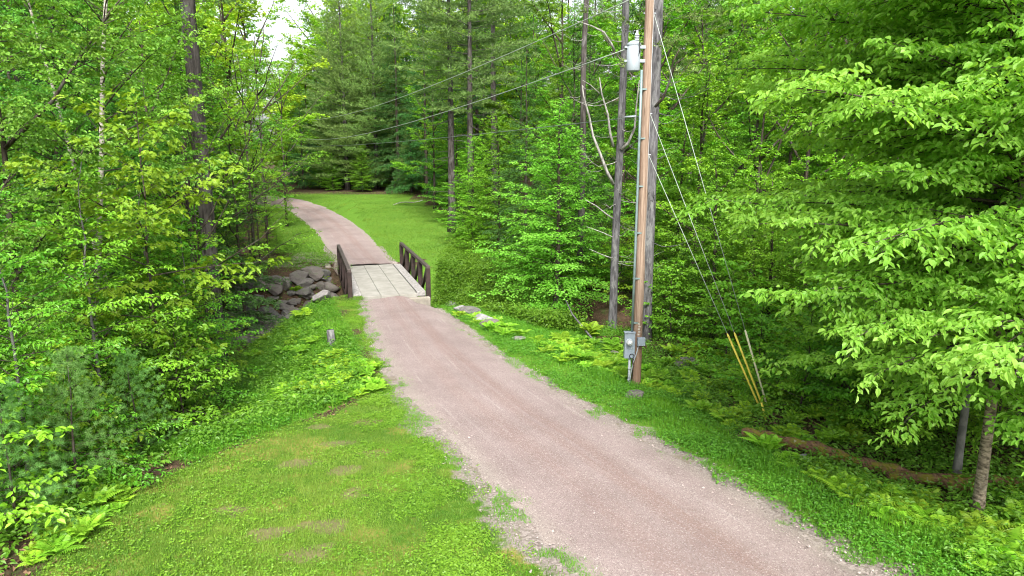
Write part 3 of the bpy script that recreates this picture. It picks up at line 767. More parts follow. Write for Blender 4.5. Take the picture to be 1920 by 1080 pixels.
def skeleton_limbs(r, H, hb, rad, nb, r0, lean, wob, nl=9):
    TP = trunk_line(r, H*.93, lean, wob)
    tr = r0*(1-.88*np.clip(TP[:, 2]/(H*.93), 0, 1)**.9); tr[0] *= 1.35
    t = (np.arange(nl)+r.uniform(.1, .9, nl))/nl; az = np.arange(nl)*2.39996 + r.uniform(-.5, .5, nl); h = hb + (H*.78-hb)*t
    e = R(18) + R(42)*t + r.normal(size=nl)*.1; dh = np.stack([np.cos(az), np.sin(az), 0*az], 1)
    L = rad*1.05*(.72+.5*np.sin(PI*(.15+.7*t)))*r.uniform(.8, 1.1, nl)
    K = 7; s = np.linspace(0, 1, K); o = at_line(TP, h)
    LP = o[:, None] + (L[:, None]*s*np.cos(e)[:, None])[..., None]*dh[:, None]; LP[:, :, 2] += L[:, None]*(s*np.sin(e)[:, None] + .12*s**2)
    LP[:, 1:] += np.cumsum(r.normal(size=(nl, K-1, 3))*.06, 1)
    lr = np.clip(.014*L, .02, .5*r0)[:, None]*(1-.8*s)[None]
    # branches on limbs and on the trunk
    li = r.integers(0, nl, nb); q = r.uniform(.2, 1, nb)**.8; bo, bd = along(LP, li, q)
    nt_ = int(nb*.38); hz = hb + (H*.93-hb)*r.uniform(0, 1, nt_)**.9
    bo = np.concatenate([bo, at_line(TP, hz)]); n = len(bo)
    c = at_line(TP, np.clip(bo[:, 2], 0, H*.93)); out = bo - c; out[:, 2] = 0
    out = nrm(out + r.normal(size=(n, 3))*np.array([.55, .55, 0])*(.25 + np.linalg.norm(out, axis=1, keepdims=True)))
    tz = np.clip((bo[:, 2]-hb)/(H-hb), 0, 1)
    BL_ = rad*.40*(1.05-.55*tz)*r.uniform(.65, 1.2, n); BL_[nb:] *= 1.35
    el = R(2) + R(45)*tz + r.normal(size=n)*.14
    BP = bo[:, None] + (BL_[:, None]*s*np.cos(el)[:, None])[..., None]*out[:, None]; BP[:, :, 2] += BL_[:, None]*(s*np.sin(el)[:, None] - .12*s**2)
    br = np.clip(.010*BL_, .006, .05)[:, None]*(1.05-.85*s)[None]
    return TP, tr, LP, lr, BL_, BP, br
def along(BP, bi, s):
    K = BP.shape[1]; f = s*(K-1); i = np.minimum(f.astype(int), K-2); w = (f-i)[:, None]
    return BP[bi, i]*(1-w) + BP[bi, i+1]*w, nrm(BP[bi, i+1]-BP[bi, i])
def rotz(d, a):
    c, s = np.cos(a), np.sin(a); return np.stack([d[:, 0]*c-d[:, 1]*s, d[:, 0]*s+d[:, 1]*c, d[:, 2]], 1)

def deciduous(seed, H=12, hb=2, rad=3, nb=50, prof='oval', el=(5, 55), droop=.12, r0=.12, lean=(0, 0), wob=.15,
              tw=3.0, twl=.42, sub=3, space=.06, L=.09, W=.06, shape='rhomb', flat=1.0, twigwood=False, limbs=True, tone=.5, hang=.35, s0=.14):
    r = np.random.default_rng(seed)
    wood = MB()
    if prof == 'limbs':
        TP, tr, LP, lr, BL_, BP, br = skeleton_limbs(r, H, hb, rad, nb, r0, lean, wob); wood.tubes(LP, lr, 6, 1); nb = len(BL_)
    else: TP, tr, t, BL_, BP, br, dh = skeleton(r, H, hb, rad, nb, prof, el, droop, r0, lean, wob)
    wood.tubes(TP[None], tr[None], 12)
    wood.tubes(BP, br, 5, 1)
    nt = np.maximum(3, (BL_*tw).astype(int)); bi = np.repeat(np.arange(nb), nt)
    s = np.concatenate([np.linspace(s0, 1, n) + r.uniform(-.03, .03, n) for n in nt]).clip(.1, 1)
    o, d = along(BP, bi, s); n = len(bi)
    sg = np.where(np.arange(n) % 2 == 0, 1, -1)
    dd = rotz(d, sg*r.uniform(.55, 1.15, n)*np.where(s > .985, .1, 1)); dd[:, 2] = dd[:, 2]*.4 + r.normal(size=n)*.2/flat + .04; dd = nrm(dd)
    tl = np.maximum(.16, twl*BL_[bi]*(1.08-.78*s))*r.uniform(.7, 1.2, n)
    # sub twigs
    ti = np.repeat(np.arange(n), sub); q = np.tile((np.arange(sub)+.6)/sub, n)*.9 + r.uniform(-.08, .08, n*sub)
    so = o[ti] + dd[ti]*(tl[ti]*q)[:, None]; so[:, 2] -= .18*tl[ti]*q**2
    sd = rotz(dd[ti], np.where(np.arange(n*sub) % 2 == 0, 1, -1)*r.uniform(.5, 1.0, n*sub)); sd[:, 2] += r.normal(size=n*sub)*.14; sd = nrm(sd)
    sl = np.maximum(.10, .5*tl[ti]*(1.1-.6*q))*r.uniform(.7, 1.2, n*sub)
    if twigwood:
        k = np.linspace(0, 1, 3); P3 = o[:, None] + dd[:, None]*(tl[:, None]*k)[..., None]; P3[:, :, 2] -= .18*tl[:, None]*k**2
        wood.tubes(P3, np.array([.009, .006, .003])[None]*np.clip(tl[:, None], .5, 1.6), 3, 1, cap=False)
    O = np.concatenate([o, so]); D = np.concatenate([dd, sd]); LL = np.concatenate([tl, sl])
    bt = r.uniform(-.22, .22, nb); tt = np.concatenate([bt[bi], bt[bi][ti]])
    cnt = np.maximum(2, np.round(LL/space)).astype(int); seg = np.repeat(np.arange(len(O)), cnt); m = len(seg)
    off = np.arange(m) - np.repeat(np.cumsum(cnt)-cnt, cnt); f = (off+.5)/cnt[seg]
    f = .12 + .9*f
    P = O[seg] + D[seg]*(LL[seg]*f)[:, None]; P[:, 2] -= .18*LL[seg]*f**2 - .035
    P += r.normal(size=(m, 3))*np.array([.25, .25, .22])*L
    ld = rotz(D[seg], np.where(off % 2 == 0, 1, -1)*r.uniform(.35, 1.25, m)); ld[:, 2] = ld[:, 2]*.3 - hang + r.normal(size=m)*.25
    nn = np.stack([r.normal(size=m)*.5, r.normal(size=m)*.5, np.full(m, flat)], 1)
    tint = np.clip(tone + tt[seg] + r.normal(size=m)*.20, 0, 1)
    crown = MB().leaves(P, ld, nrm(nn), L*r.uniform(.5, 1.25, m), W*r.uniform(.6, 1.25, m), tint, shape)
    return wood, crown, m

def conifer(seed, H=20, hb=4, rad=4, nb=90, prof='cone', el=(-4, 35), droop=-.06, r0=.25, lean=(0, 0), wob=.1, tw=2.6, twl=.38,
            tstep=.22, nn=10, L=.15, w=.016, dead=0, tone=.45, hemlock=False, deadr=2.2):
    r = np.random.default_rng(seed)
    TP, tr, t, BL_, BP, br, dh = skeleton(r, H, hb, rad, nb, prof, el, droop, r0, lean, wob, .12)
    wood = MB(); wood.tubes(TP[None], tr[None], 12); wood.tubes(BP, br, 5)
    if dead:
        h = r.uniform(min(1.5, hb*.3), hb+1.5, dead); az = r.uniform(0, 2*PI, dead); l = deadr*r.uniform(.3, 1, dead)
        o = at_line(TP, h); k = np.linspace(0, 1, 5)
        P = o[:, None] + (l[:, None]*k)[..., None]*np.stack([np.cos(az), np.sin(az), 0*az], 1)[:, None]
        P[:, :, 2] += l[:, None]*(r.uniform(-.2, .35, (dead, 1))*k - .15*k**2); P[:, 1:] += r.normal(size=(dead, 4, 3))*.05
        wood.tubes(P, np.clip(.014*l, .008, .04)[:, None]*(1-.8*k)[None], 4)
    nt = np.maximum(4, (BL_*tw).astype(int)); bi = np.repeat(np.arange(nb), nt)
    s = np.concatenate([np.linspace(.22, 1, n) for n in nt]); o, d = along(BP, bi, s); n = len(bi)
    dd = rotz(d, np.where(np.arange(n) % 2 == 0, 1, -1)*r.uniform(.5, 1.0, n)*np.where(s > .98, .1, 1)); dd[:, 2] = dd[:, 2]*.5 + r.normal(size=n)*.08 + (.06 if not hemlock else -.08); dd = nrm(dd)
    tl = np.maximum(.2, twl*BL_[bi]*(1.1-.8*s))*r.uniform(.7, 1.2, n)
    cnt = np.maximum(2, np.round(tl/tstep)).astype(int); seg = np.repeat(np.arange(n), cnt); m = len(seg)
    off = np.arange(m) - np.repeat(np.cumsum(cnt)-cnt, cnt); f = (off+1)/cnt[seg]
    P = o[seg] + dd[seg]*(tl[seg]*f)[:, None] + r.normal(size=(m, 3))*.03; 
    if hemlock: P[:, 2] -= .3*tl[seg]*f**2
    bt = r.uniform(-.18, .18, nb)[bi][seg]
    crown = MB()
    if not hemlock:
        i = np.repeat(np.arange(m), nn); k = len(i)
        nd = dd[seg][i] + r.normal(size=(k, 3))*.75; nd[:, 2] += .35
        tint = np.clip(tone + bt[i] + r.normal(size=k)*.18, 0, 1)
        crown.needles(P[i], nd, L*r.uniform(.75, 1.2, k), w, tint); cntv = k
    else:
        i = np.repeat(np.arange(m), nn); k = len(i)
        ld = rotz(dd[seg][i], r.uniform(-1.2, 1.2, k)); ld[:, 2] = -.18 + r.normal(size=k)*.15
        nv = np.stack([r.normal(size=k)*.3, r.normal(size=k)*.3, np.ones(k)], 1)
        tint = np.clip(tone + bt[i] + r.normal(size=k)*.2, 0, 1)
        crown.leaves(P[i] + r.normal(size=(k, 3))*.06, ld, nrm(nv), L*r.uniform(.7, 1.2, k), w, tint, 'rhomb'); cntv = k
    return wood, crown, cntv

PROTO = {}
def register(key, name, maker, bark, leaf, **kw):
    wood, crown, m = maker(**kw)
    PROTO[key] = dict(name=name, wood=wood.build('trunk', [bark, M['bark_brown']], link=False, smooth=True).data, crown=crown.build('crown', leaf, link=False, tint=True).data, n=m)
    print('proto', key, m)
def tree(key, p, label, cat, group=None, sc=1.0, rz=None, sz=None, name=None):
    q = PROTO[key]
    o = thing(name or q['name'], label, cat, tuple(p), rg.uniform(0, 2*PI) if rz is None else rz, group)
    o.scale = (sc, sc, sz or sc)
    for nm in ('wood', 'crown'):
        c = bpy.data.objects.new('trunk' if nm == 'wood' else 'crown', q[nm]); COL.objects.link(c); c.parent = o
    return o

# unique foreground trees
register('ybirch', 'birch_tree', deciduous, M['bark_ybirch'], M['leaf_near'], seed=11, H=9.9, hb=2.15, rad=4.5, nb=122, prof='column', el=(2, 38), droop=.14, r0=.088, wob=.12,
         tw=5.8, twl=.38, sub=6, space=.045, L=.100, W=.060, shape='oval', twigwood=True, hang=.5, flat=.9, tone=.5)
register('greybirch', 'birch_tree', deciduous, M['bark_beech'], M['leaf_near'], seed=19, H=11.6, hb=3.8, rad=3.6, nb=84, prof='column', el=(5, 40), droop=.14, r0=.07, wob=.12,
         tw=5.4, twl=.38, sub=6, space=.048, L=.098, W=.060, shape='oval', twigwood=False, hang=.5, flat=.9, tone=.55)
register('lbirch', 'birch_tree', deciduous, M['bark_birch'], M['leaf_birch'], seed=12, H=15, hb=1.2, rad=2.9, nb=100, prof='tall', el=(10, 55), droop=.10, r0=.10, s0=.34, lean=(1.9, .3), wob=.2,
         tw=5.4, twl=.42, sub=5, space=.055, L=.078, W=.060, shape='oval', twigwood=False, hang=.45, flat=.8)
register('lbirch2', 'birch_tree', deciduous, M['bark_brown'], M['leaf_birch'], seed=13, H=14, hb=1.0, rad=3.3, nb=130, prof='limbs', r0=.10, lean=(.4, .3), wob=.3,
         tw=6.0, twl=.55, sub=5, space=.058, L=.082, W=.062, shape='oval', twigwood=False, hang=.45, flat=.8)
register('hornbeam', 'hornbeam_tree', deciduous, M['bark_beech'], M['leaf_maple'], seed=14, H=6.5, hb=.5, rad=2.7, nb=52, prof='skirt', el=(2, 45), droop=.12, r0=.05, wob=.2,
         tw=5.2, twl=.40, sub=5, space=.062, L=.095, W=.058, shape='oval', twigwood=True, hang=.35, flat=1.3)
register('oak', 'oak_sapling', deciduous, M['bark_brown'], M['leaf_oak'], seed=15, H=7.5, hb=2.0, rad=2.5, nb=24, prof='oval', el=(5, 50), droop=.10, r0=.05, wob=.2,
         tw=4, twl=.40, sub=4, space=.075, L=.17, W=.13, shape='lobed', twigwood=True, hang=.45, flat=1.1, tone=.6)
register('beech', 'beech_tree', deciduous, M['bark_brown'], M['leaf_beech'], seed=16, H=9.8, hb=.7, rad=4.0, nb=110, prof='tier', el=(2, 50), droop=.10, r0=.16, wob=.15,
         tw=4.6, twl=.38, sub=5, space=.085, L=.125, W=.09, shape='rhomb', twigwood=False, hang=.25, flat=1.6)
register('beech2', 'beech_tree', deciduous, M['bark_brown'], M['leaf_maple'], seed=26, H=8.8, hb=.4, rad=3.5, nb=96, prof='tier', el=(4, 50), droop=.10, r0=.13, wob=.2,
         tw=4.2, twl=.38, sub=5, space=.095, L=.14, W=.10, shape='rhomb', hang=.25, flat=1.6)
for k, sd in enumerate((31, 32, 33)):
    register('maple%d' % k, 'maple_tree', deciduous, M['bark_brown'], M['leaf_maple'], seed=sd, H=17+k, hb=1.2+.6*k, rad=4.6, nb=130, prof='limbs', r0=.19, wob=.3,
             tw=4.2, twl=.55, sub=4, space=.12, L=.17, W=.15, shape='rhomb', hang=.25, flat=1.4)
for k, sd in enumerate((41, 42)):
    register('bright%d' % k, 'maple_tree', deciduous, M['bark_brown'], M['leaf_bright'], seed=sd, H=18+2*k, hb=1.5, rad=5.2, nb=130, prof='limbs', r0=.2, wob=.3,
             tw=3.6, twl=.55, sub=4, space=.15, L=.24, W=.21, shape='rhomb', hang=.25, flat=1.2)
register('slim', 'slender_tree', deciduous, M['bark_brown'], M['leaf_maple'], seed=51, H=12, hb=3.0, rad=3.0, nb=70, prof='limbs', r0=.10, wob=.25,
         tw=5.0, twl=.55, sub=4, space=.085, L=.10, W=.08, shape='rhomb', hang=.3, flat=1.4)
register('slim2', 'slender_tree', deciduous, M['bark_brown'], M['leaf_maple'], seed=52, H=8, hb=2.2, rad=1.9, nb=40, prof='limbs', r0=.055, wob=.25,
         tw=5.5, twl=.6, sub=4, space=.085, L=.10, W=.08, shape='rhomb', hang=.3, flat=1.2)
for k, sd in enumerate((61, 62, 63)):
    register('sapling%d' % k, 'sapling', deciduous, M['bark_brown'], (M['leaf_maple'], M['leaf_oak'], M['leaf_birch'])[k], seed=sd, H=2.6+.7*k, hb=.15, rad=1.35, nb=30+4*k, prof='skirt', el=(15, 55), droop=.10, r0=.025, wob=.2,
             tw=6, twl=.45, sub=4, space=.07, L=.10, W=.07, shape='oval', hang=.3, flat=1.2)
for k, sd in enumerate((71, 72)):
    register('pine%d' % k, 'pine_tree', conifer, M['bark_pine'], M['needle_pine'], seed=sd, H=25+2*k, hb=(1.5, 9)[k], rad=(5.4, 5.0)[k], nb=(190, 100)[k], prof=('skirt', 'spread')[k], el=(-6, 38), droop=-.05, r0=.30, wob=.15,
             tw=3.4, twl=.40, tstep=.17, nn=9, L=.28, w=.042, dead=(10, 34)[k])
register('hemlock', 'hemlock_tree', conifer, M['bark_brown'], M['needle_hemlock'], seed=75, H=21, hb=1.2, rad=4.2, nb=170, prof='cone', el=(-8, 30), droop=.10, r0=.24, tw=3.4, twl=.42, tstep=.17, nn=6, L=.18, w=.07, dead=8, hemlock=True)
register('youngpine', 'pine_sapling', conifer, M['bark_brown'], M['needle_young'], seed=77, H=4.2, hb=.3, rad=1.5, nb=50, prof='cone', el=(5, 50), droop=-.10, r0=.05, tw=3.6, twl=.42, tstep=.12, nn=64, L=.14, w=.0065, tone=.5)

RWOODS = 'trees in the woods right of the road'; LWOODS = 'trees in the woods left of the road'; BWOODS = 'trees behind the far lawn'
# right foreground
tree('ybirch', XY(1830, 9.6), 'yellow birch with shaggy peeling bark and large pale green leaves beside the road', 'tree', rz=2.1)
# left foreground
tree('lbirch', XY(172, 16.5), 'birch with a thin pale leaning trunk and small leaves, left of the lawn', 'tree', rz=0)
tree('lbirch2', XY(62, 14.5), 'birch with a dark forked trunk at the left end of the lawn', 'tree', rz=1)
tree('lbirch2', XY(-120, 11.0), 'dense small-leaved birch beside the young pines left of the lawn', 'tree', sc=.9, rz=3)
tree('lbirch', XY(255, 20.0), 'small-leaved birch behind the pale-trunked birch left of the lawn', 'tree', rz=3.4, sc=.95)
tree('lbirch2', XY(150, 21), 'tall birch filling the gap behind the leaning pale birch', 'tree', rz=5)
tree('hornbeam', XY(215, 13.0), 'low hornbeam with flat leaf layers over the lawn edge', 'tree', rz=.3, sc=.95)
tree('hornbeam', XY(300, 17.3), 'hornbeam with layered branches in front of the grey pine trunk', 'tree', rz=2.0, sc=.9)
tree('hornbeam', XY(372, 17.0), 'hornbeam drooping over the foot of the thick grey pine trunk', 'tree', rz=1.1, sc=.8)
tree('hornbeam', XY(60, 10.2), 'hornbeam with layered leaves behind the young pines', 'tree', rz=4.0, sc=.8)
tree('oak', XY(318, 14.6), 'young oak with bright lobed leaves reaching towards the road', 'tree', rz=.5)
for (u, Y, s, lab) in ((35, 8.6, .52, 'young white pine with soft blue-green needles at the lower left'), (150, 9.6, .55, 'small young pine at the edge of the lawn below the hornbeam'), (-60, 10.6, .95, 'tallest young pine, its tufts among birch leaves at the left'), (265, 12.2, .5, 'short young pine under the leaning birch')):
    tree('youngpine', XY(u, Y), lab, 'young pine', 'young pines left of the lawn', sc=s)

def lone_trunk(nm, p, label, H, r0, r1, bark, limbs, parts=(), needles=0, lean=(0, 0), seed=1):
    r = np.random.default_rng(seed); o = thing(nm, label, 'tree', tuple(p))
    TP = trunk_line(r, H, lean, .10, 18); t = np.clip(TP[:, 2]/H, 0, 1)
    m = MB(); m.tubes(TP[None], (r0*(1-t)+r1*t)[None]*np.where(np.arange(18) == 0, 1.4, np.where(np.arange(18) == 1, 1.12, 1))[None], 16)
    m.build('trunk', bark, o, True)
    return o, TP, r
# grey pine trunk left of the creek
o, TP, r = lone_trunk('pine_tree', XY(414, 21.2), 'tall pine with a thick bare grey trunk standing at the left creek bank', 24, .235, .17, M['bark_pine'], 0, seed=3)
w, c, _ = conifer(seed=78, H=24, hb=11.5, rad=4.0, nb=60, prof='spread', el=(-4, 35), droop=-.05, r0=.02, tw=3.2, twl=.4, tstep=.2, nn=12, L=.24, w=.03, dead=14)
w.build('branch', M['bark_pine'], o, True); c.build('crown', M['needle_pine'], o, tint=True)
o, TP, r = lone_trunk('tree_trunk', XY(386, 22.5), 'short dark trunk close behind the thick grey pine trunk', 9, .12, .08, M['bark_brown'], 0, seed=4)
# dead spruce and the grey trunk behind the pole
def deadlimbs(mat, par, n, TP, r, z0, z1, l0, l1, up=.3, droop=.1, rad=.02):
    h = r.uniform(z0, z1, n); az = r.uniform(0, 2*PI, n); l = r.uniform(l0, l1, n); o_ = at_line(TP, h); k = np.linspace(0, 1, 7)
    P = o_[:, None] + (l[:, None]*k)[..., None]*np.stack([np.cos(az), np.sin(az), 0*az], 1)[:, None]
    P[:, :, 2] += l[:, None]*(up*r.uniform(.2, 1.2, (n, 1))*k - droop*np.sin(k*PI)*r.uniform(.5, 2, (n, 1))); P[:, 1:] += np.cumsum(r.normal(size=(n, 6, 3))*.035, 1)
    rr = rad*(.5+.5*l/l1)[:, None]*(1-.85*k)[None]
    # forks
    f = np.repeat(np.arange(n), 2); kk = r.uniform(.35, .8, 2*n); bo, bd = along(P, f, kk); sl = l[f]*.35
    q = np.linspace(0, 1, 4); P2 = bo[:, None] + (sl[:, None]*q)[..., None]*nrm(rotz(bd, r.uniform(-1, 1, 2*n)) + [0, 0, .2])[:, None]
    for i in range(n):
        MB().tubes(P[i:i+1], rr[i:i+1], 5).tubes(P2[2*i:2*i+2], (rad*.4)*np.ones((2, 1))*(1-.8*q)[None], 3).build('dead_branch', mat, par, True)
dp = XY(1147, 25.2)
o, TP, r = lone_trunk('dead_tree', dp, 'dead grey spruce trunk with bare broken limbs, left of the utility pole', 19, .16, .10, M['bark_grey'], 0, seed=6, lean=(.1, 0))
deadlimbs(M['deadwood'], o, 26, TP, r, 2.5, 15, .6, 1.9, .15, .12, .018)
def limb(pts, r0, mt='deadwood'):   # big bleached limbs, drawn at the trunk's own distance
    P = np.array([PT(u, v, dp[1]-.2-k*.12) - dp for k, (u, v) in enumerate(pts)]); n = len(P)
    MB().tube(P, np.linspace(r0, r0*.3, n), 7).build('dead_branch', M[mt], o, True)
limb([(1150, 345), (1138, 322), (1126, 290), (1112, 255), (1104, 215), (1094, 180), (1092, 160)], .065)
limb([(1150, 275), (1144, 250), (1140, 215), (1128, 175), (1124, 145)], .055)
limb([(1165, 280), (1178, 268), (1190, 240), (1193, 200), (1199, 150)], .06)
limb([(1152, 95), (1146, 82), (1132, 60), (1108, 48), (1082, 40)], .05)
limb([(1149, 410), (1135, 400), (1118, 386), (1098, 375)], .035)
limb([(1149, 445), (1130, 436), (1100, 425)], .025)
limb([(1150, 485), (1130, 478), (1105, 467)], .025)
limb([(1124, 175), (1108, 160), (1092, 150)], .022)
gp = XY(1209, 22.3)
o, TP, r = lone_trunk('pine_tree', gp, 'straight grey trunk directly behind the utility pole, with thin dead twigs', 20, .19, .15, M['bark_grey'], 0, seed=7)
deadlimbs(M['bark_grey'], o, 30, TP, r, 2.5, 12, .6, 2.0, .1, .12, .016)
dp = gp; limb([(1228, 200), (1243, 185), (1256, 150), (1262, 115), (1275, 90)], .05, 'bark_brown'); limb([(1256, 150), (1268, 118), (1290, 105)], .03, 'bark_brown')
w, c, _ = conifer(seed=79, H=20, hb=8.5, rad=3.6, nb=34, prof='spread', el=(-4, 30), droop=-.03, r0=.02, tw=2.4, twl=.4, tstep=.2, nn=12, L=.24, w=.03)
w.build('branch', M['bark_pine'], o, True); c.build('crown', M['needle_pine'], o, tint=True)
tree('hornbeam', XY(1905, 12.2), 'hornbeam with darker leaves in the shade right of the yellow birch trunk', 'tree', rz=2.7, sc=.72)
tree('hornbeam', XY(1700, 13.4), 'hornbeam with darker leaves behind the mossy log', 'tree', rz=.9, sc=.6)
for (u, Y, s_, lb) in ((1500, 14.8, 1.0, 'bright sapling just right of the guy wire guards'), (1590, 14.0, 1.05, 'bright sapling behind the middle of the mossy log'), (1675, 13.0, .8, 'small bright sapling behind the right end of the mossy log'), (1760, 14.2, 1.1, 'sapling left of the thin grey birch trunk')):
    tree('sapling%d' % (int(u) % 3), XY(u, Y), lb, 'sapling', rz=u*.3, sc=s_)
tree('greybirch', XY(1791, 10.9), 'birch with a thin smooth grey trunk just behind the shaggy yellow birch', 'tree', rz=.7)
o, TP, r = lone_trunk('dead_tree', XY(1088, 33), 'dark bare trunk behind the beech, left of the dead spruce', 16, .17, .10, M['bark_pine'], 0, seed=9)
deadlimbs(M['deadwood'], o, 20, TP, r, 4, 12, .5, 1.5, .1, .1, .014)

# named middle-distance trees
tree('beech', XY(1042, 30.6), 'bright green beech with layered branches standing at the shaded creek', 'tree', rz=.8, sc=1.06)
tree('slim', XY(462, 31.0), 'slender dark-trunked tree leaning over the stone bank left of the bridge', 'tree', rz=.4, sc=.95)
for (u, Y, s) in ((505, 37.5, .75), (488, 38.5, .9), (430, 36, 1.0), (470, 41, 1.05), (395, 33, 1.0), (350, 30, 1.1)):
    tree('slim2', XY(u, Y), 'thin young tree on the far creek bank above the boulders', 'tree', 'thin trees above the stone bank', sc=s)
tree('pine0', XY(652, 84), 'broad dark white pine with layered boughs behind the far lawn', 'tree', rz=1)
tree('pine1', XY(848, 51), 'left of two tall pines with bare dark trunks behind the lawn', 'tree', rz=2)
tree('pine1', XY(884, 49), 'right of two tall pines with bare dark trunks behind the lawn', 'tree', rz=4.4, sc=.95)
tree('pine0', XY(772, 79), 'small pine with low boughs at the back of the far lawn', 'tree', rz=.3, sc=.34)
tree('hemlock', XY(735, 90), 'dark hemlock standing in the shade behind the far lawn', 'tree', rz=0)
tree('beech2', XY(885, 46), 'beech with low layered branches at the right edge of the far lawn', 'tree', rz=1.2, sc=.8)
tree('beech2', XY(935, 41), 'beech behind the layered beech, right of the bridge', 'tree', rz=3.0, sc=.95)
tree('maple1', XY(815, 64), 'maple with pale green crown between the pines, right of the lawn', 'tree', rz=1.0, sc=.72)

tree('slim2', XY(402, 18.2), 'thin leafy tree hiding the middle of the thick grey pine trunk', 'tree', rz=2.0, sc=1.0)
tree('slim', XY(405, 29), 'slender tree on the near creek bank behind the grey pine trunk', 'tree', rz=2.4, sc=1.05)
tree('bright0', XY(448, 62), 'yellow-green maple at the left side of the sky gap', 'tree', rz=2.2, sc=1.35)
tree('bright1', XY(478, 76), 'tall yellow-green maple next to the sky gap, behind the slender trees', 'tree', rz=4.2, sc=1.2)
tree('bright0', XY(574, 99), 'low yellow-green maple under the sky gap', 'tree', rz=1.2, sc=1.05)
tree('slim', XY(503, 45), 'slender tree with a full crown left of the far road', 'tree', rz=.9, sc=1.2)
tree('slim', XY(538, 53.5), 'slender tree whose crown overhangs the bend of the far road', 'tree', rz=3.1, sc=1.1)
tree('slim', XY(480, 35.5), 'slender tree above the boulders with its crown over the far road', 'tree', rz=4.4, sc=1.0)
for (k_, u, Y, s_, lb) in (('maple0', 1290, 27.5, .74, 'fresh green maple right behind the utility pole'), ('maple1', 1395, 25.5, .68, 'maple with leafy tiers behind the three guy wires'), ('maple2', 1490, 28, .75, 'maple with its crown just left of the yellow birch'),
                       ('beech2', 1335, 22.6, .72, 'low beech filling the gap between pole and guy wires'), ('beech2', 1435, 20.6, .62, 'low beech behind the yellow guy guards'), ('beech2', 1560, 19.5, .75, 'low beech in the shade behind the yellow birch'), ('hemlock', 985, 38, .55, 'dark hemlock directly behind the layered beech at the creek'), ('hemlock', 1085, 36, .6, 'dark hemlock between the layered beech and the dead spruce')):
    tree(k_, XY(u, Y), lb, 'tree', rz=u*.37, sc=s_)
# ---- the woods, tree by tree
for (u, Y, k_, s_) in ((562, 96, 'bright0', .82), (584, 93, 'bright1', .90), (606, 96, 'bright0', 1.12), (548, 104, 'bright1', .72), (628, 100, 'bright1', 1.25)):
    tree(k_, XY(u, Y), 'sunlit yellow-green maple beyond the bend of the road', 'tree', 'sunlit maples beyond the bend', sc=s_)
def clear(p, used, dmin):
    return all((p[0]-a)**2 + (p[1]-b)**2 > dmin*dmin for a, b in used)
used = [tuple(XY(u, Y)[:2]) for u, Y in ((1290, 27.5), (1395, 25.5), (1490, 28))]
def wood(n, urange, yrange, kinds, label, cat, group, dmin, sc=(.8, 1.15), ok=None, seed=0):
    r = np.random.default_rng(seed); made = 0; tries = 0
    while made < n and tries < n*60:
        tries += 1
        Y = r.uniform(*yrange); u = r.uniform(*urange); p = XY(u, Y)
        if ok and not ok(p[0], p[1]): continue
        if not clear(p, used, dmin): continue
        used.append((p[0], p[1])); k = kinds[int(r.integers(len(kinds)))]
        lab = label[PROTO[k]['name']] if isinstance(label, dict) else label
        s = r.uniform(*sc); tree(k, p, lab, cat, group, sc=s, sz=s*r.uniform(.9, 1.1), rz=r.uniform(0, 6.28)); made += 1
    print(group, made)
def right_of(x, y): return x > np.interp(y, [14, 20, 26, 30, 36, 42, 50, 60, 70, 78], [8.5, 6.5, 5.5, 4.2, 2.0, .5, .4, -1.2, -3.5, -6])
lab = {'maple_tree': 'maple in the dense woods right of the road', 'hemlock_tree': 'dark hemlock in the dense woods right of the road', 'beech_tree': 'beech in the dense woods right of the road', 'pine_tree': 'tall pine in the dense woods right of the road'}
wood(26, (1180, 2050), (26, 46), ['maple0', 'maple1', 'maple2', 'maple0', 'beech2', 'maple0'], lab, 'tree', RWOODS, 3.0, (.7, 1.0), right_of, 1)
wood(34, (880, 2000), (46, 80), ['maple0', 'maple2', 'bright0', 'hemlock', 'pine1', 'maple1'], lab, 'tree', RWOODS, 3.8, (.85, 1.2), right_of, 2)
for (k_, u, Y, s_, lb) in (('pine0', 628, 88, .8, 'white pine left of the broadest one behind the far lawn'), ('pine0', 708, 85, 1.08, 'white pine right of the broadest one behind the far lawn'), ('hemlock', 748, 82, 1.0, 'dark hemlock whose boughs hang to the far lawn'), ('hemlock', 800, 76, .95, 'dark hemlock at the right back corner of the far lawn'),
                       ('hemlock', 570, 86, .6, 'low hemlock at the left back corner of the far lawn'), ('beech2', 838, 66, 1.0, 'layered beech at the right back edge of the far lawn'), ('beech2', 680, 80.5, .6, 'small leafy beech in the shade of the white pines'), ('beech2', 862, 55, .9, 'layered beech halfway along the right edge of the far lawn'), ('beech2', 625, 82, .5, 'tiny beech under the left white pine')):
    tree(k_, XY(u, Y), lb, 'tree', rz=u*.37, sc=s_)
lab = {'maple_tree': 'maple in the far woods behind the lawn', 'hemlock_tree': 'hemlock in the far woods behind the lawn', 'pine_tree': 'pine in the far woods behind the lawn'}
wood(26, (1150, 2050), (62, 100), ['maple0', 'maple2', 'bright0', 'hemlock', 'maple1'], dict(lab, maple_tree='tall maple far up the slope right of the utility pole', hemlock_tree='tall hemlock far up the slope right of the utility pole'), 'tree', 'trees up the right slope', 3.8, (1.1, 1.45), right_of, 22)
wood(34, (600, 1500), (90, 128), ['bright0', 'bright1', 'maple2', 'pine0', 'hemlock', 'bright0'], lab, 'tree', BWOODS, 4.5, (.9, 1.25), None, 3)
wood(9, (520, 640), (96, 150), ['bright0', 'bright1'], 'sunlit yellow-green maple beyond the bend of the road', 'tree', 'sunlit maples beyond the bend', 4.5, (.75, .95), lambda x, y: x/y > -.345, 4)
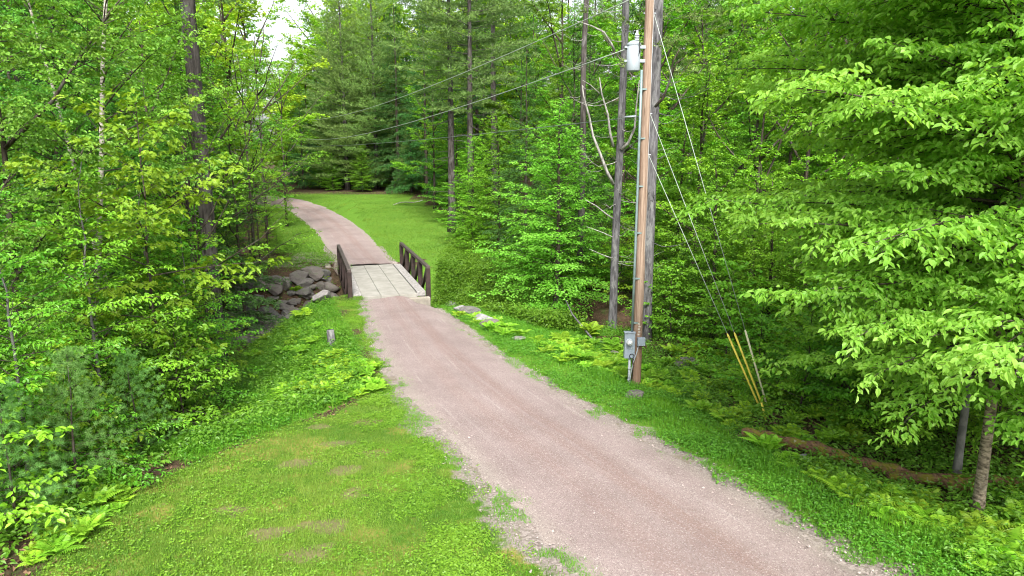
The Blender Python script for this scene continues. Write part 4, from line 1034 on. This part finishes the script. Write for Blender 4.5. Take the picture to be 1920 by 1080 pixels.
lab = {'maple_tree': 'maple in the woods left of the road', 'birch_tree': 'birch deep in the woods left of the road', 'hemlock_tree': 'hemlock in the woods left of the road', 'slender_tree': 'slender tree in the woods left of the road', 'beech_tree': 'beech in the woods left of the road'}
wood(14, (-100, 410), (62, 100), ['bright0', 'maple0', 'bright1'], 'tall maple far back in the woods left of the road', 'tree', 'tall maples far back at the left', 4.0, (1.1, 1.4), lambda x, y: x < -34, 23)
def left_of(x, y): return x < np.interp(y, [16, 22, 28, 36, 45, 55, 62, 70, 80], [-12.5, -12.8, -13.5, -14.5, -15.5, -19, -24, -30, -37])
wood(22, (-150, 430), (20, 42), ['maple0', 'maple1', 'lbirch2', 'slim', 'beech2', 'hemlock'], lab, 'tree', LWOODS, 3.0, (.75, 1.05), left_of, 5)
wood(20, (-60, 395), (42, 80), ['bright0', 'bright1', 'maple0', 'maple2', 'bright1'], lab, 'tree', LWOODS, 4.2, (.85, 1.15), left_of, 6)
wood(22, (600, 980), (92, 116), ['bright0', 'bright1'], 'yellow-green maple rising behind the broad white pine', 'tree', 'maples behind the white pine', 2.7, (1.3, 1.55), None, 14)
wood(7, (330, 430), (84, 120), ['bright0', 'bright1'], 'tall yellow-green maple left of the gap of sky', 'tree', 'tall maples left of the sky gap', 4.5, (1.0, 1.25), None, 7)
# understorey saplings
def rverge(x, y): return x > np.interp(y, [10, 14, 18, 23, 28, 34, 40, 48], [7.2, 6.9, 5.2, 5.2, 5.2, 1.0, -1.5, -1.4])
used = []
wood(46, (1180, 2000), (12, 27), ['sapling0', 'sapling1', 'sapling2'], 'leafy sapling in the undergrowth right of the utility pole', 'sapling', 'saplings right of the pole', 1.1, (.6, 1.25), lambda x, y: rverge(x, y) and not (5.0 < x < 8.6 and y < 14.2), 8)
wood(40, (800, 1250), (29, 52), ['sapling0', 'sapling1'], 'leafy sapling in the undergrowth around the beech', 'sapling', 'saplings around the beech', 1.2, (.6, 1.2), lambda x, y: x > np.interp(y, [29, 34, 40, 52], [4.5, -1.2, -2.4, -2.0]), 9)
wood(60, (-80, 420), (7.6, 28), ['sapling0', 'sapling1', 'sapling2'], 'leafy sapling in the undergrowth left of the lawn', 'sapling', 'saplings left of the lawn', .9, (.5, 1.1), lambda x, y: x < np.interp(y, LAWN_Y, LAWN_X) - np.interp(y, [8, 12, 14, 18, 28], [.7, 1.0, 3.2, 4.8, 5.5]), 10)
wood(20, (330, 640), (40, 66), ['sapling0', 'sapling1'], 'leafy sapling by the far road left of the bridge', 'sapling', 'saplings by the far road', 1.5, (.6, 1.1), lambda x, y: x < np.interp(y, [36, 45, 55, 62, 70], [-14.8, -14.5, -18, -23, -29]), 11)
wood(26, (560, 900), (72, 92), ['sapling0', 'sapling1'], 'leafy sapling along the shaded back of the far lawn', 'sapling', 'saplings behind the far lawn', 2.0, (.7, 1.2), lambda x, y: y > np.interp(x, [-30, -20, -10, -4], [84, 83, 81, 72]), 12)
# ------------------------------------------------------------------ ferns
def fern_mesh(seed, nf=9, Lf=.75, np_=16, wide=.2, rise=.75):
    r = np.random.default_rng(seed); m = MB()
    for k in range(nf):
        az = k*2*PI/nf + r.uniform(-.3, .3); L = Lf*r.uniform(.75, 1.15); el = rise*r.uniform(.7, 1.2)
        s = np.linspace(0, 1, np_); dh = np.array([math.cos(az), math.sin(az), 0])
        P = dh*(L*s*math.cos(el)*(1+.25*s))[:, None]; P[:, 2] = L*(s*math.sin(el) - .50*s**2.2*math.sin(el)*1.1)
        m.tube(P, np.linspace(.006, .002, np_), 3)
        d = nrm(np.gradient(P, axis=0)); side = np.cross(d, [0, 0, 1.]); side = nrm(side); up_ = np.cross(side, d)
        i = np.arange(2, np_); w = wide*L*1.6*np.sin(PI*np.clip((s[i]*.92+.06), 0, 1))**.75*(1.05-.65*s[i])
        for sg in (-1, 1):
            D = side[i]*sg + d[i]*.45 + np.array([0, 0, -.12]); t = np.clip(.5 + r.normal(size=len(i))*.12 + .2*(s[i]-.5), 0, 1)
            m.leaves(P[i], D, up_[i] + r.normal(size=(len(i), 3))*.12, w, .052*Lf/.75*1.1, t, 'rhomb')
    return m.build('fern', M['fern'], link=False, tint=True).data
FM = [fern_mesh(1, 9, .75, 16, .2, 1.0), fern_mesh(2, 7, .6, 14, .24, 1.1), fern_mesh(3, 11, .9, 18, .18, 1.15), fern_mesh(4, 6, .5, 9, .34, 1.1)]
rf = np.random.default_rng(17); fused = []
def fern(p, s, label, group, k=None):
    o = bpy.data.objects.new('fern', FM[int(rf.integers(3)) if k is None else k]); COL.objects.link(o); o.location = p; o.scale = (s, s, s*rf.uniform(.85, 1.15)); o.rotation_euler = (rf.uniform(-.1, .1), rf.uniform(-.1, .1), rf.uniform(0, 6.28))
    return tag(o, label, 'fern', group)
def ferns(n, poly, label, group, sc, dmin, ks=(0, 1, 2)):
    """scatter over a patch of ground outlined on the plan"""
    pg = np.array([G(*q)[:2] for q in poly]); lo, hi = pg.min(0), pg.max(0); made = 0
    for _ in range(n*40):
        if made >= n: break
        x, y = rf.uniform(lo[0], hi[0]), rf.uniform(lo[1], hi[1])
        ins = False
        for i in range(len(pg)):
            (x1, y1), (x2, y2) = pg[i], pg[i-1]
            if (y1 > y) != (y2 > y) and x < (x2-x1)*(y-y1)/(y2-y1)+x1: ins = not ins
        if not ins or not clear((x, y), fused, dmin): continue
        fused.append((x, y)); fern((x, y, zt1(x, y)-.02), rf.uniform(*sc), label, group, ks[int(rf.integers(len(ks)))]); made += 1
    print(group, made)
ferns(130, [(1215, 690), (1310, 640), (1480, 700), (1640, 830), (1500, 850), (1400, 820), (1300, 770), (1200, 730)], 'pale green fern in the patch below the guy wires', 'ferns between pole and log', (.45, .85), .24)
ferns(26, [(1060, 665), (1180, 655), (1180, 720), (1100, 700)], 'fern in the patch left of the meter box', 'ferns left of the meter box', (.45, .75), .27)
ferns(34, [(1450, 870), (1560, 880), (1700, 935), (1800, 960), (1810, 1010), (1700, 1000), (1560, 920)], 'broad light green fern in front of the mossy log', 'ferns in front of the log', (.65, 1.0), .26, (1, 3, 1))
ferns(26, [(1830, 1020), (1930, 930), (2000, 1000), (1980, 1120), (1850, 1090)], 'broad fern around the foot of the shaggy yellow birch', 'ferns at the yellow birch', (.7, 1.05), .3, (1, 3, 0))
ferns(64, [(500, 775), (560, 705), (645, 665), (700, 690), (708, 735), (620, 765)], 'bright fern in the patch between the mown lawn and the creek', 'ferns between lawn and creek', (.4, .72), .24)
ferns(22, [(440, 690), (470, 640), (620, 620), (560, 680)], 'small fern on the brown creek bank left of the road', 'ferns on the left creek bank', (.4, .75), .45)
ferns(22, [(985, 640), (1100, 640), (1180, 665), (1060, 690)], 'fern between the verge and the dark creek', 'ferns beside the dark creek', (.5, .9), .4)
ferns(14, [(850, 590), (905, 590), (1000, 640), (960, 640)], 'upright fern on the verge edge right of the bridge', 'ferns on the right verge edge', (.5, .85), .45)
ferns(26, [(40, 1075), (120, 960), (230, 900), (250, 930), (160, 1010)], 'fern at the dark edge of the lawn under the young pines', 'ferns at the lawn edge', (.32, .6), .22)
for (u, v_, s, lab) in ((555, 550, 1.0, 'fern growing between boulders in the stone bank'), (570, 598, 1.0, 'light green fern at the foot of the stone bank'), (608, 525, .6, 'small fern on the boulders beside the abutment'),
                        (1105, 632, 1.0, 'tall fern at the edge of the dark creek left of the dead spruce'), (1082, 680, .9, 'dark-centred fern clump in the verge left of the pole'), (1437, 850, .7, 'upright fern at the left end of the mossy log')):
    fern(G(u, v_), s, lab, None, 2)

# ------------------------------------------------------------------ grass and low herbs (uncountable)
rq = np.random.default_rng(23)
def scatter(n, xr, yr, prob):
    x = rq.uniform(*xr, n); lo, hi = yr
    y = lo*(hi/lo)**rq.uniform(0, 1, n)              # denser near the road bend seen closest
    k = rq.uniform(0, 1, n) < prob(x, y)
    return x[k], y[k]
def blades(mb, x, y, h, w, tone, lean=.5):
    n = len(x); z = zt(x, y); az = rq.uniform(0, 2*PI, n); l = rq.normal(size=n)*lean
    P = np.stack([x, y, z-.01], 1); s = np.stack([np.cos(az), np.sin(az), 0*az], 1); t_ = np.stack([-np.sin(az), np.cos(az), 0*az], 1)
    h = h[:, None]; w = np.broadcast_to(w, (n,))[:, None]; U = np.array([0, 0, 1.])
    mid = P + U*h*.6 + t_*h*.25*l[:, None]; tip = P + U*h*(1-.25*np.abs(l[:, None])) + t_*h*.8*l[:, None]
    v = np.stack([P - s*w/2, P + s*w/2, mid + s*w*.4, mid - s*w*.4, tip], 1).reshape(-1, 3); b = (np.arange(n)*5)[:, None]
    mb.add(v, [b + np.array([0, 1, 2, 3]), b + np.array([3, 2, 4])], 0, np.repeat(tone, 5))
def herbs(mb, x, y, h, L, tone, shape='rhomb', per=5):
    n = len(x); i = np.repeat(np.arange(n), per); m = len(i); z = zt(x, y)[i] + h[i]*rq.uniform(.35, 1, m)
    az = rq.uniform(0, 2*PI, m); rr = .6*h[i]*rq.uniform(0, 1, m)
    P = np.stack([x[i] + rr*np.cos(az), y[i] + rr*np.sin(az), z], 1); D = np.stack([np.cos(az), np.sin(az), rq.normal(size=m)*.3 - .1], 1)
    N_ = np.stack([rq.normal(size=m)*.4, rq.normal(size=m)*.4, np.ones(m)], 1)
    mb.leaves(P, D, nrm(N_), L[i]*rq.uniform(.7, 1.2, m), L[i]*.62, np.clip(tone[i] + rq.normal(size=m)*.15, 0, 1), shape)
def rm_fast(x, y):   # lookup of the precomputed masks
    i = np.clip(np.searchsorted(gx, x)-1, 0, len(gx)-2); j = np.clip(np.searchsorted(gy, y)-1, 0, len(gy)-2); return i, j
def look(A, x, y):
    i, j = rm_fast(x, y); fx = (x-gx[i])/(gx[i+1]-gx[i]); fy = (y-gy[j])/(gy[j+1]-gy[j])
    return (A[i, j]*(1-fx)+A[i+1, j]*fx)*(1-fy) + (A[i, j+1]*(1-fx)+A[i+1, j+1]*fx)*fy
lawnm = LAWN*(1-.9*BARE)*(1-np.clip(gm*1.25, 0, 1))*sstep(-.06, .10, RM)
lushm = LUSH*(1-np.clip(gm*1.1, 0, 1))*sstep(-.06, .08, RM)
# mown lawn
x, y = scatter(800000, (-9, 3), (6.5, 33), lambda x, y: look(lawnm, x, y)*np.clip(1.4*fbm(x*1.5, y*1.5, 51), .4, 1)*(.75+.6*(fbm(x*.55, y*.55, 52) > .42)))
tone = np.clip(.15 + 1.0*fbm(x*.8, y*.8, 53) - .25*(look(RM, x, y) < 1.9)*fbm(x*3, y*3, 57) + rq.normal(size=len(x))*.16, 0, 1)
hh = rq.uniform(.025, .06, len(x))*(.7 + .9*fbm(x*1.1, y*1.1, 54)); mb = MB(); blades(mb, x, y, hh, .007, tone, .8); print('lawn blades', len(x))
kind(mb.build('lawn_grass', M['lawn'], tint=True), 'stuff', 'short mown grass of the lawn')
# clover-like leaves along the lawn's road side
x, y = scatter(700000, (-8, 3), (6.5, 33), lambda x, y: look(lawnm, x, y)*np.clip(2.6*fbm(x*1.3, y*1.3, 61) - .95, 0, 1)*(.12 + .9*sstep(2.0, .7, look(RM, x, y))))
mb = MB(); herbs(mb, x, y, rq.uniform(.03, .08, len(x)), rq.uniform(.025, .045, len(x)), np.clip(.35 + .4*fbm(x, y, 62), 0, 1), per=3); print('clover', len(x))
kind(mb.build('clover', M['weed'], tint=True), 'stuff', 'clover and small weeds in the lawn')
# lush verge grass
x, y = scatter(560000, (-12, 12), (6.5, 31), lambda x, y: look(lushm, x, y)*np.clip(1.6*fbm(x*1.2, y*1.2, 71) - .1, .1, 1))
rmv = look(RM, x, y); hh = rq.uniform(.05, .13, len(x))*(.6 + 1.3*sstep(.2, 1.6, rmv))*(.5+fbm(x*.9, y*.9, 72))
mb = MB(); blades(mb, x, y, hh, .008, np.clip(.1 + .7*fbm(x*1.2, y*1.2, 73) + rq.normal(size=len(x))*.15, 0, 1), .6); print('verge blades', len(x))
kind(mb.build('verge_grass', M['grass'], tint=True), 'stuff', 'lush green grass on the road verges')
x, y = scatter(330000, (-13, 13), (6.5, 31), lambda x, y: look(lushm, x, y)*np.clip(2.2*fbm(x*1.1, y*1.1, 81) - .65, 0, 1))
mb = MB(); herbs(mb, x, y, rq.uniform(.06, .20, len(x)), rq.uniform(.03, .06, len(x)), np.clip(.3 + .5*fbm(x*1.4, y*1.4, 82), 0, 1), 'rhomb', 4); print('verge herbs', len(x))
kind(mb.build('verge_herbs', M['weed'], tint=True), 'stuff', 'leafy weeds among the verge grass')
# sparse tufts in the gravel edges
x, y = scatter(900000, (-9, 8), (6.5, 31), lambda x, y: sstep(-.55, .1, look(RM, x, y))*sstep(.95, .2, look(RM, x, y))*(fbm(x*2.0, y*2.0, 91) > .58)*1.0)
mb = MB(); blades(mb, x, y, rq.uniform(.02, .07, len(x)), .007, np.clip(.3 + rq.normal(size=len(x))*.2, 0, 1), .8); print('edge tufts', len(x))
kind(mb.build('edge_grass', M['grass'], tint=True), 'stuff', 'sparse grass tufts in the gravel edges')
# forest floor cover
def floorp(x, y):
    right = (x > np.interp(y, [6, 11, 17, 24, 30], [6.0, 4.9, 3.9, 3.0, -2.5])); left = x < np.interp(y, LAWN_Y, LAWN_X) - .25
    d_, _, _ = polydist(x, y, CREEK)
    return (right | left)*(1-np.clip(look(LAWN, x, y), 0, 1))*sstep(2.4, 4.0, d_)*np.clip(2.2*fbm(x*.9, y*.9, 95) - .55, .12, 1)*(look(RM, x, y) > .6)
x, y = scatter(105000, (-16, 14), (6.5, 46), floorp)
mb = MB(); herbs(mb, x, y, rq.uniform(.08, .42, len(x)), rq.uniform(.05, .10, len(x)), np.clip(.2 + .6*fbm(x*1.4, y*1.4, 96), 0, 1), 'oval', 6); print('floor herbs', len(x))
kind(mb.build('ground_cover', M['weed'], tint=True), 'stuff', 'leafy ground cover of the woods')
# far lawn blades
x, y = scatter(230000, (-32, 0), (40, 84), lambda x, y: look(FARL, x, y)*(look(RM, x, y) > .02)*np.clip(1.5*fbm(x*.8, y*.8, 97), .2, 1))
mb = MB(); blades(mb, x, y, rq.uniform(.05, .12, len(x)), .022, np.clip(.15 + .8*fbm(x*.6, y*.6, 98) + rq.normal(size=len(x))*.15, 0, 1), .7); print('far blades', len(x))
kind(mb.build('far_lawn_grass', M['lawn'], tint=True), 'stuff', 'short grass of the far lawn beyond the bridge')
# bushes of tall herbs right of the bridge and along the creek
x, y = scatter(160000, (-5.5, 5), (24, 50), lambda x, y: ((x > np.interp(y, [24, 29, 33, 40, 50], [1.2, -3.0, -4.0, -4.0, -3.5])) & (x < np.interp(y, [24, 29, 33, 40, 50], [2.6, .2, -.2, 3, 3])))*np.clip(2*fbm(x*.9, y*.9, 99)-.3, 0, 1)*.5)
mb = MB(); herbs(mb, x, y, rq.uniform(.2, .75, len(x)), rq.uniform(.07, .12, len(x)), np.clip(.1 + .6*fbm(x, y, 94), 0, 1), 'oval', 6); print('tall herbs', len(x))
kind(mb.build('tall_herbs', M['weed'], tint=True), 'stuff', 'tall leafy herbs right of the bridge')
# leaf litter
x, y = scatter(60000, (-16, 14), (6.5, 40), lambda x, y: (look(RM, x, y) > .7)*(1-np.clip(look(LAWN, x, y)+look(LUSH, x, y), 0, 1))*.7)
n = len(x); az = rq.uniform(0, 6.28, n); mb = MB()
mb.leaves(np.stack([x, y, zt(x, y)+.02], 1), np.stack([np.cos(az), np.sin(az), rq.normal(size=n)*.2], 1), nrm(np.stack([rq.normal(size=n)*.35, rq.normal(size=n)*.35, np.ones(n)], 1)), rq.uniform(.06, .11, n), .05, rq.uniform(0, 1, n))
M['litter'] = leafmat('dead leaf', (.06, .032, .018), (.24, .15, .09), .1, .7, .2, (1, 1, 1))
kind(mb.build('leaf_litter', M['litter'], tint=True), 'stuff', 'brown dead leaves on the forest floor')
# loose stones of the road shoulders
x, y = scatter(60000, (-8, 8), (6.5, 30), lambda x, y: sstep(-1.0, -.1, look(RM, x, y))*sstep(.8, .1, look(RM, x, y))*.35)
n = len(x); s = rq.uniform(.006, .02, n)*(1+.8*(rq.uniform(0, 1, n) > .93)); q = np.array([[1, 0, 0], [0, 1, 0], [-1, 0, 0], [0, -1, 0], [0, 0, .8]])
a = rq.uniform(0, 6.28, n); V = np.stack([q[None, :, 0]*np.cos(a)[:, None]-q[None, :, 1]*np.sin(a)[:, None], q[None, :, 0]*np.sin(a)[:, None]+q[None, :, 1]*np.cos(a)[:, None], np.repeat(q[None, :, 2], n, 0)], -1)*s[:, None, None]*rq.uniform(.7, 1.3, (n, 5, 1))
V += np.stack([x, y, np.maximum(zt(x, y), ybase(y)+.02*(look(RM, x, y) < -.15)) + .012], 1)[:, None]
b = (np.arange(n)*5)[:, None]; mb = MB(); mb.add(V.reshape(-1, 3), [np.concatenate([b + np.array(f) for f in ((0, 1, 4), (1, 2, 4), (2, 3, 4), (3, 0, 4))])], 0, np.repeat(rq.uniform(0, 1, n), 5))
def gravm():
    m, nt, out = newmat('loose gravel'); bsdf(nt, out, mixc(nt, attr(nt, 'tint'), (.15, .115, .105), (.36, .305, .285)), .9, .2); return m
kind(mb.build('loose_gravel', gravm(), tint=True), 'stuff', 'loose gravel along the road shoulders')
# ------------------------------------------------------------------ light
W = bpy.data.worlds.new('World'); SC.world = W; W.use_nodes = True
nt = W.node_tree; nt.nodes.clear()
SUN_EL, SUN_AZ = R(46), R(174)
sky = nt.nodes.new('ShaderNodeTexSky'); sky.sky_type = 'NISHITA'; sky.sun_disc = False
sky.sun_elevation = SUN_EL; sky.sun_rotation = SUN_AZ; sky.air_density = 1.0; sky.dust_density = 4.0; sky.ozone_density = 1.0
hs = nt.nodes.new('ShaderNodeHueSaturation'); hs.inputs['Saturation'].default_value = .25
bg = nt.nodes.new('ShaderNodeBackground'); bg.inputs['Strength'].default_value = .15
wo = nt.nodes.new('ShaderNodeOutputWorld')
nt.links.new(sky.outputs[0], hs.inputs['Color']); nt.links.new(hs.outputs[0], bg.inputs['Color']); nt.links.new(bg.outputs[0], wo.inputs['Surface'])
sd = bpy.data.lights.new('sun', 'SUN'); sd.energy = 3.0; sd.angle = R(11); sd.color = (1, .97, .91)
so = bpy.data.objects.new('sun', sd); COL.objects.link(so)
# sky's sun_rotation turns clockwise from +Y: direction to the sun
ds = np.array([math.sin(SUN_AZ)*math.cos(SUN_EL), math.cos(SUN_AZ)*math.cos(SUN_EL), math.sin(SUN_EL)])
from mathutils import Vector
so.rotation_euler = Vector(ds).to_track_quat('Z', 'Y').to_euler()
so.location = (0, -20, 60)
vs = SC.view_settings; vs.view_transform = 'Standard'; vs.look = 'None'; vs.exposure = 1.3; vs.gamma = 1; vs.use_curve_mapping = False
c = SC.cycles; c.max_bounces = 9; c.diffuse_bounces = 5; c.glossy_bounces = 2; c.transmission_bounces = 7; c.transparent_max_bounces = 4
c.caustics_reflective = False; c.caustics_refractive = False
c.pixel_filter_type = 'BLACKMAN_HARRIS'; c.filter_width = 1.05
print('script', round(time.time()-T0, 1))
